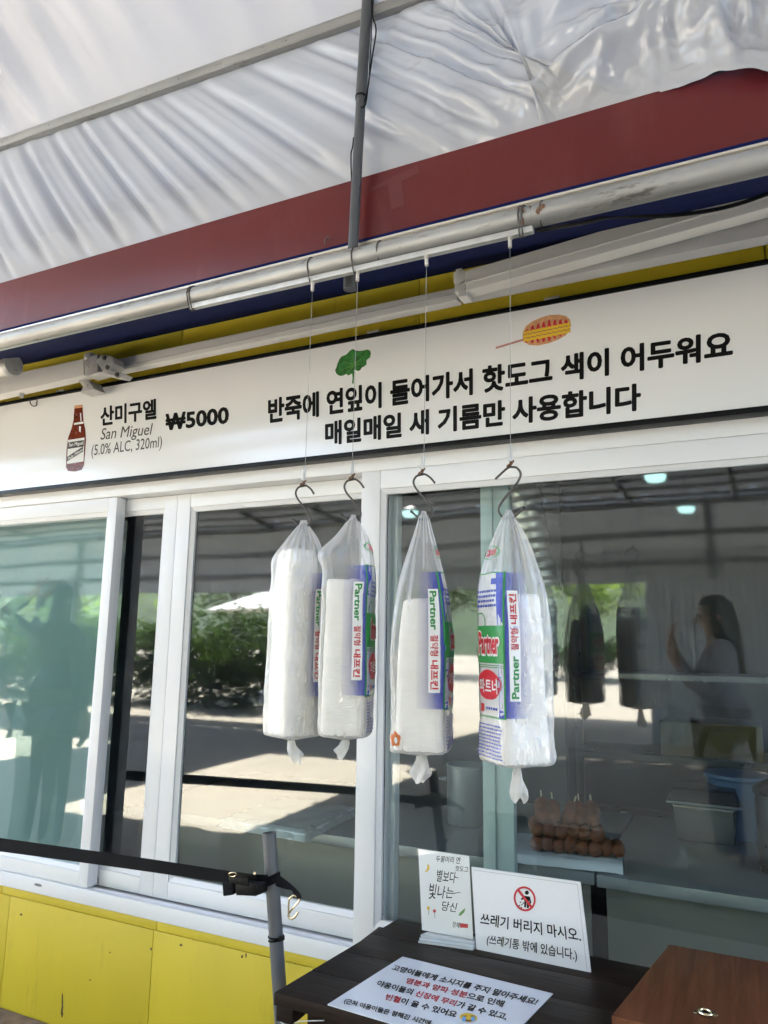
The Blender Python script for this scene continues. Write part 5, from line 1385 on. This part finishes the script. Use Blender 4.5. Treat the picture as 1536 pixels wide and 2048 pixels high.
# ================================================================== people reflected in the glass
def skinned(name, joints, bones, radii, root, material, parent, sub=1):
    keys = list(joints); idx = {k: i for i, k in enumerate(keys)}
    me = bpy.data.meshes.new(name)
    me.from_pydata([joints[k] for k in keys], [(idx[a], idx[b]) for a, b in bones], [])
    o = bpy.data.objects.new(name, me); COL.objects.link(o)
    md = o.modifiers.new('Skin', 'SKIN'); md.use_smooth_shade = True
    sv = me.skin_vertices[0].data
    for k in keys:
        r = radii[k]; sv[idx[k]].radius = r if isinstance(r, tuple) else (r, r); sv[idx[k]].use_root = (k == root)
    ss = o.modifiers.new('Sub', 'SUBSURF'); ss.levels = sub; ss.render_levels = sub
    bpy.context.view_layer.update()
    dg = bpy.context.evaluated_depsgraph_get(); dg.update()
    nm = bpy.data.meshes.new_from_object(o.evaluated_get(dg))
    bpy.data.objects.remove(o)
    nm.name = name; nm.materials.clear(); nm.materials.append(M[material])
    nm.polygons.foreach_set('use_smooth', [True] * len(nm.polygons))
    q = bpy.data.objects.new(name, nm); COL.objects.link(q); q.parent = parent
    return q
def hand(J, Bn, Rd, side, wrist, d, up):
    """palm and five unequal, slightly curled fingers"""
    d = Vector(d).normalized(); up = Vector(up).normalized(); s = d.cross(up).normalized()
    w = Vector(wrist); pk = side + 'palm'; J[pk] = w + d * 0.055; Rd[pk] = (0.034, 0.016); Bn.append((side + 'wrist', pk))
    for i, (off, L) in enumerate(((-0.030, 0.070), (-0.010, 0.082), (0.010, 0.076), (0.029, 0.060))):
        b = w + d * 0.092 + s * off; c = b + d * L * 0.55 - up * 0.012; e = c + d * L * 0.35 - up * 0.026
        for nme, p, r in ((f'{side}f{i}a', b, 0.0095), (f'{side}f{i}b', c, 0.0085), (f'{side}f{i}c', e, 0.0075)): J[nme] = p; Rd[nme] = r
        Bn += [(pk, f'{side}f{i}a'), (f'{side}f{i}a', f'{side}f{i}b'), (f'{side}f{i}b', f'{side}f{i}c')]
    b = w + d * 0.045 - s * 0.042 - up * 0.008; c = b + d * 0.035 - s * 0.012 - up * 0.012
    J[side + 't1'] = b; J[side + 't2'] = c; Rd[side + 't1'] = 0.011; Rd[side + 't2'] = 0.009
    Bn += [(pk, side + 't1'), (side + 't1', side + 't2')]
def person(loc, rz, label, H, arms, top_mat, leg_mat, longhair=True):
    p = thing('person', loc, label, 'person', rz=rz)
    k = H / 1.65
    J = {'pel': (0, 0, .90), 'wst': (0, .01, 1.04), 'chs': (0, .0, 1.24), 'nk0': (0, .015, 1.38), 'nk1': (0, .0, 1.44), 'hd0': (0, -.015, 1.50), 'hd1': (0, -.02, 1.56), 'hd2': (0, -.01, 1.61),
         'Lhip': (.085, 0, .86), 'Lkn': (.095, -.015, .47), 'Lan': (.10, .02, .08), 'Lto': (.11, -.13, .03), 'Rhip': (-.085, 0, .86), 'Rkn': (-.095, -.015, .47), 'Ran': (-.10, .02, .08), 'Rto': (-.11, -.13, .03)}
    Rd = {'pel': (.145, .105), 'wst': (.115, .09), 'chs': (.135, .10), 'nk0': .06, 'nk1': .05, 'hd0': (.062, .075), 'hd1': (.074, .09), 'hd2': (.06, .07), 'Lhip': .085, 'Lkn': .055, 'Lan': .035, 'Lto': .03, 'Rhip': .085, 'Rkn': .055, 'Ran': .035, 'Rto': .03}
    Bn = [('pel', 'wst'), ('wst', 'chs'), ('chs', 'nk0'), ('nk0', 'nk1'), ('nk1', 'hd0'), ('hd0', 'hd1'), ('hd1', 'hd2'), ('pel', 'Lhip'), ('Lhip', 'Lkn'), ('Lkn', 'Lan'), ('Lan', 'Lto'), ('pel', 'Rhip'), ('Rhip', 'Rkn'), ('Rkn', 'Ran'), ('Ran', 'Rto')]
    for sd, sg in (('L', 1), ('R', -1)):
        J[sd + 'sh'] = (sg * .165, .01, 1.345); Rd[sd + 'sh'] = .052
        el, wr, hd, up = arms[sd]
        J[sd + 'el'] = el; J[sd + 'wrist'] = wr; Rd[sd + 'el'] = .038; Rd[sd + 'wrist'] = .026
        Bn += [('nk0', sd + 'sh'), (sd + 'sh', sd + 'el'), (sd + 'el', sd + 'wrist')]
        hand(J, Bn, Rd, sd, wr, hd, up)
    Jk = {a: Vector(b) * k for a, b in J.items()}; Rk = {a: (tuple(q * k for q in b) if isinstance(b, tuple) else b * k) for a, b in Rd.items()}
    body = skinned('body', Jk, Bn, Rk, 'pel', 'skin', p)
    # clothes
    cu = ['pel', 'wst', 'chs', 'nk0', 'Lsh', 'Lel', 'Rsh', 'Rel']
    J2 = {a: Jk[a] for a in cu}
    for sd in 'LR': J2[sd + 'cuff'] = Jk[sd + 'el'].lerp(Jk[sd + 'wrist'], 0.8)
    J2['hem'] = Vector((0, 0, .80)) * k
    R2 = {'pel': (.165 * k, .125 * k), 'wst': (.14 * k, .112 * k), 'chs': (.152 * k, .118 * k), 'nk0': .066 * k, 'Lsh': .064 * k, 'Rsh': .064 * k, 'Lel': .05 * k, 'Rel': .05 * k, 'Lcuff': .043 * k, 'Rcuff': .043 * k, 'hem': (.172 * k, .13 * k)}
    skinned('top', J2, [('hem', 'pel'), ('pel', 'wst'), ('wst', 'chs'), ('chs', 'nk0'), ('nk0', 'Lsh'), ('nk0', 'Rsh'), ('Lsh', 'Lel'), ('Rsh', 'Rel'), ('Lel', 'Lcuff'), ('Rel', 'Rcuff')], R2, 'pel', top_mat, p)
    J3 = {a: Jk[a] for a in ('pel', 'Lhip', 'Lkn', 'Rhip', 'Rkn')}
    for sd in 'LR': J3[sd + 'h'] = Jk[sd + 'kn'].lerp(Jk[sd + 'an'], 0.85)
    skinned('trousers', J3, [('pel', 'Lhip'), ('pel', 'Rhip'), ('Lhip', 'Lkn'), ('Rhip', 'Rkn'), ('Lkn', 'Lh'), ('Rkn', 'Rh')], {'pel': (.15 * k, .115 * k), 'Lhip': .098 * k, 'Rhip': .098 * k, 'Lkn': .075 * k, 'Rkn': .075 * k, 'Lh': .065 * k, 'Rh': .065 * k}, 'pel', leg_mat, p)
    for sd in 'LR':
        a, b = Jk[sd + 'an'], Jk[sd + 'to']; m = MB()
        m.tube([a + Vector((0, .05, -.045)), a + Vector((0, .01, -.035)), a.lerp(b, .6) + Vector((0, 0, -.012)), b + Vector((0, -.02, 0))], [.035, .043, .042, .028], 12); m.build('shoe', 'cloth_dark', p, smooth=True, local=True)
    m = MB(); hc = Vector((0, .005, 1.565)) * k
    def hair(u, v):
        a = 2 * math.pi * u; ph = math.pi * v * 0.62
        r = Vector((math.sin(ph) * math.cos(a) * .098, math.sin(ph) * math.sin(a) * .115, math.cos(ph) * .105)) * k
        q = hc + r
        fr = max(0, -math.sin(a))
        if longhair and v > 0.5:
            dz = (v - 0.5) / 0.5; q.z -= dz * (0.30 if fr < 0.45 else 0.0) * k; q.y += dz * 0.03 * k
        if fr >= 0.45 and v > 0.45: q = hc + Vector((math.cos(a) * .09, -.098 * fr, .045)) * k
        return q + Vector((1, 1, 0)) * 0.006 * noise.noise((u * 20, v * 5, H))
    m.grid(48, 24, hair); m.build('hair', 'hair', p, smooth=True, local=True, angle=180)
    fz = 1.535 * k
    m = MB(); m.tube([Vector((0, -.098 * k, fz + .012)), Vector((0, -.118 * k, fz - .022)), Vector((0, -.10 * k, fz - .028))], [.008, .014, .010], 8); m.build('nose', 'skin', p, smooth=True, local=True)
    for sx in (-1, 1):
        m = MB(); m.lathe(Vector((sx * .031 * k, -.094 * k, fz + .008)), [(0.001, -.008), (.009, -.004), (.010, 0.0), (.006, .006)], 10, 'y'); m.build('eye', 'black_gloss', p, smooth=True, local=True)
        m = MB(); m.tube([Vector((sx * .078 * k, -.005, fz + .025)), Vector((sx * .090 * k, .004, fz)), Vector((sx * .080 * k, 0, fz - .03))], [.008, .012, .007], 8); m.build('ear', 'skin', p, smooth=True, local=True)
    m = MB(); m.tube([Vector((-.022 * k, -.092 * k, fz - .056)), Vector((0, -.100 * k, fz - .058)), Vector((.022 * k, -.092 * k, fz - .056))], [.004, .007, .004], 8); m.build('mouth', 'ink_stick', p, smooth=True, local=True)
    return p
down = ((.215, .03, 1.08), (.225, -.05, .86), (0, -.15, -1), (1, 0, 0))
downR = ((-.215, .03, 1.08), (-.225, -.05, .86), (0, -.15, -1), (-1, 0, 0))
person((-3.74, -1.05, 0), math.radians(-15), 'dark-clothed person with one arm raised to the head, reflected in the left window', 1.66,
       {'L': down, 'R': ((-.37, -.04, 1.47), (-.17, -.03, 1.60), (.7, .1, .35), (0, -1, 0.2))}, 'cloth_dark', 'cloth_navy')
person((-4.40, -1.0, 0), math.radians(10), 'dark-clothed person at the very left edge, reflected in the left window', 1.62, {'L': down, 'R': downR}, 'cloth_navy', 'cloth_dark')
person((-0.30, -2.52, 0), math.radians(-105), 'long-haired person in a white top eating, reflected in the right window', 1.60,
       {'L': ((.22, -.12, 1.12), (.06, -.24, 1.36), (-.4, -.1, .9), (0, -1, 0.1)), 'R': ((-.22, -.10, 1.10), (-.05, -.26, 1.30), (.3, -.1, .9), (0, -1, 0.1))}, 'cloth_white', 'cloth_navy')

# ================================================================== planting beyond the hall
def foliage(c, rad, n, size, seed, clumps=14):
    r_ = random.Random(seed); m = MB(); cs = []
    for i in range(clumps):
        v = Vector((r_.gauss(0, 1), r_.gauss(0, 1), r_.gauss(0, 1))).normalized() * (r_.random() ** 0.4)
        cs.append((Vector((c[0] + v.x * rad[0] * .8, c[1] + v.y * rad[1] * .8, c[2] + v.z * rad[2] * .8)), r_.uniform(0.25, 0.45)))
    vs = []; fs = []
    for i in range(n):
        cc, f = cs[r_.randrange(clumps)]
        d = Vector((r_.gauss(0, 1), r_.gauss(0, 1), r_.gauss(0, 1))).normalized() * (r_.random() ** 0.33) * f
        p = cc + Vector((d.x * rad[0], d.y * rad[1], d.z * rad[2]))
        a = Vector((r_.gauss(0, 1), r_.gauss(0, 1), r_.gauss(0, .6))).normalized(); b = a.orthogonal().normalized()
        s = size * r_.uniform(.6, 1.3); k_ = len(vs)
        vs += [p - a * s, p + b * s * .45, p + a * s, p - b * s * .45]; fs.append((k_, k_ + 1, k_ + 2, k_ + 3))
    m.v = vs; m.f = fs; m.m = [0] * len(fs); return m
def shrub(x, y, h, w, label, seed, material='leaf'):
    s = thing('shrub', (x, y, 0), label, 'shrub', 'shrubs beyond the tent hall')
    foliage((x, y, h * .45), (w * 1.1, w * .8, h * .55), 5200, .075, seed, 34).build('crown', material, s, normals=False)
    m = MB(); m.tube([(x, y, 0), (x + .03, y, h * .3), (x - .02, y, h * .6)], [.05, .04, .02], 8); m.build('trunk', 'bark', s, smooth=True)
sh_lab = ['leftmost shrub of the hedge seen in the left window', 'shrub second from the left in the reflected hedge', 'shrub third from the left in the reflected hedge', 'shrub fourth from the left in the reflected hedge', 'shrub fifth from the left in the reflected hedge', 'shrub behind the bright ground in the right-hand reflection', 'round shrub under the bright trees in the right window', 'last shrub at the right of the reflected planting']
for i, (x, y, h, w) in enumerate(((-15.4, -10.2, 2.0, 1.45), (-13.2, -10.0, 1.9, 1.45), (-11.0, -10.3, 2.0, 1.45), (-8.9, -10.0, 1.9, 1.45), (-6.9, -10.3, 1.95, 1.4), (-6.6, -25, 1.6, 1.5), (-9.4, -26, 1.7, 1.6), (-3.6, -25, 1.5, 1.4))):
    shrub(x, y, h, w, sh_lab[i], 100 + i)
def tree(x, y, h, w, label, seed, material):
    t = thing('tree', (x, y, 0), label, 'tree', 'trees beyond the tent hall')
    foliage((x, y, h * .62), (w, w, h * .40), 3200, .13, seed, 22).build('crown', material, t, normals=False)
    m = MB(); m.tube([(x, y, 0), (x + .06, y, h * .25), (x - .05, y + .05, h * .5), (x, y, h * .75)], [.16, .12, .08, .03], 10)
    for q in range(5):
        a = q * 1.3; b0 = Vector((x, y, h * (.32 + .07 * q))); m.tube([b0, b0 + Vector((math.cos(a) * w * .3, math.sin(a) * w * .3, h * .08)), b0 + Vector((math.cos(a) * w * .6, math.sin(a) * w * .6, h * .2))], [.06, .04, .015], 7)
    m.build('trunk', 'bark', t, smooth=True)
for i, (x, y, h, w, mt, lab) in enumerate(((-7.8, -29, 6.5, 3.2, 'leaf_bright', 'bright green tree in the gap between reflected bags'), (-3.2, -30, 6.0, 3.0, 'leaf_bright', 'bright green tree right of the gap in the right-hand reflection'), (-13.5, -27, 7.0, 3.4, 'leaf', 'darker tree behind the hedge, nearest the middle window'),
                                           (-20, -24, 7.5, 3.6, 'leaf', 'dark tree behind the left end of the hedge'), (2.5, -31, 6.5, 3.2, 'leaf', 'dark tree far right beyond the lean-to roof'), (-27, -22, 8, 4, 'leaf_bright', 'tall pale green tree farthest left'))):
    tree(x, y, h, w, lab, 200 + i, mt)
hl = MB(); hl.grid(60, 12, lambda u, v: Vector((-140 + 280 * u, -70 - 60 * v, -0.5 + (14 + 7 * noise.noise((u * 6, 0.3, 0)) + 4 * noise.noise((u * 17, 1, 0))) * math.sin(math.pi * v * 0.9))))
mat('hill_green', (0.06, 0.10, 0.045), 0.95, var=0.4, nscale=0.3)
tag(hl.build('hills', 'hill_green', smooth=True), kind='structure')
# parasol
par = thing('parasol', (-10.6, -13.0, 0), 'white market parasol beyond the hall seen in the middle window', 'parasol')
m = MB(); m.lathe((-10.6, -13.0, 2.02), [(1.5, 0.0), (1.45, 0.03), (0.75, 0.28), (0.05, 0.5), (0.001, 0.52)], 8, cap=False); m.build('canopy', 'parasol_cloth', par)
m = MB(); m.tube([(-10.6, -13.0, 0), (-10.6, -13.0, 2.5)], 0.03, 10); m.build('pole', 'hall_steel', par, smooth=True)
m = MB(); m.box((-10.9, -13.3, 0.001), (-10.3, -12.7, 0.08)); m.build('base', 'hall_steel', par, bevel=0.02)
# lamps in the hall
for k, (x, y, lab) in enumerate(((-4.40, -6.72, 'round white ceiling lamp reflected beside the third hook'), (-1.08, -5.75, 'round white ceiling lamp reflected high in the right window'), (-1.05, -7.89, 'round white ceiling lamp reflected lower in the right window'))):
    l = thing('ceiling_lamp', (x, y, 3.05), lab, 'lamp', 'round lamps in the tent hall')
    m = MB(); m.lathe((x, y, 3.06), [(0.001, -0.06), (0.08, -0.05), (0.11, -0.01), (0.11, 0.02)], 20); m.build('diffuser', 'lamp_glow', l, smooth=True)
    m = MB(); m.lathe((x, y, 3.081), [(0.12, 0.0), (0.12, 0.02), (0.04, 0.07)], 20); m.build('housing', 'hall_steel', l, smooth=True)
    m = MB(); m.tube([(x, y, 3.15), (x, y, hz(y) - 0.06)], 0.008, 8); m.build('suspension', 'hall_steel', l, smooth=True)
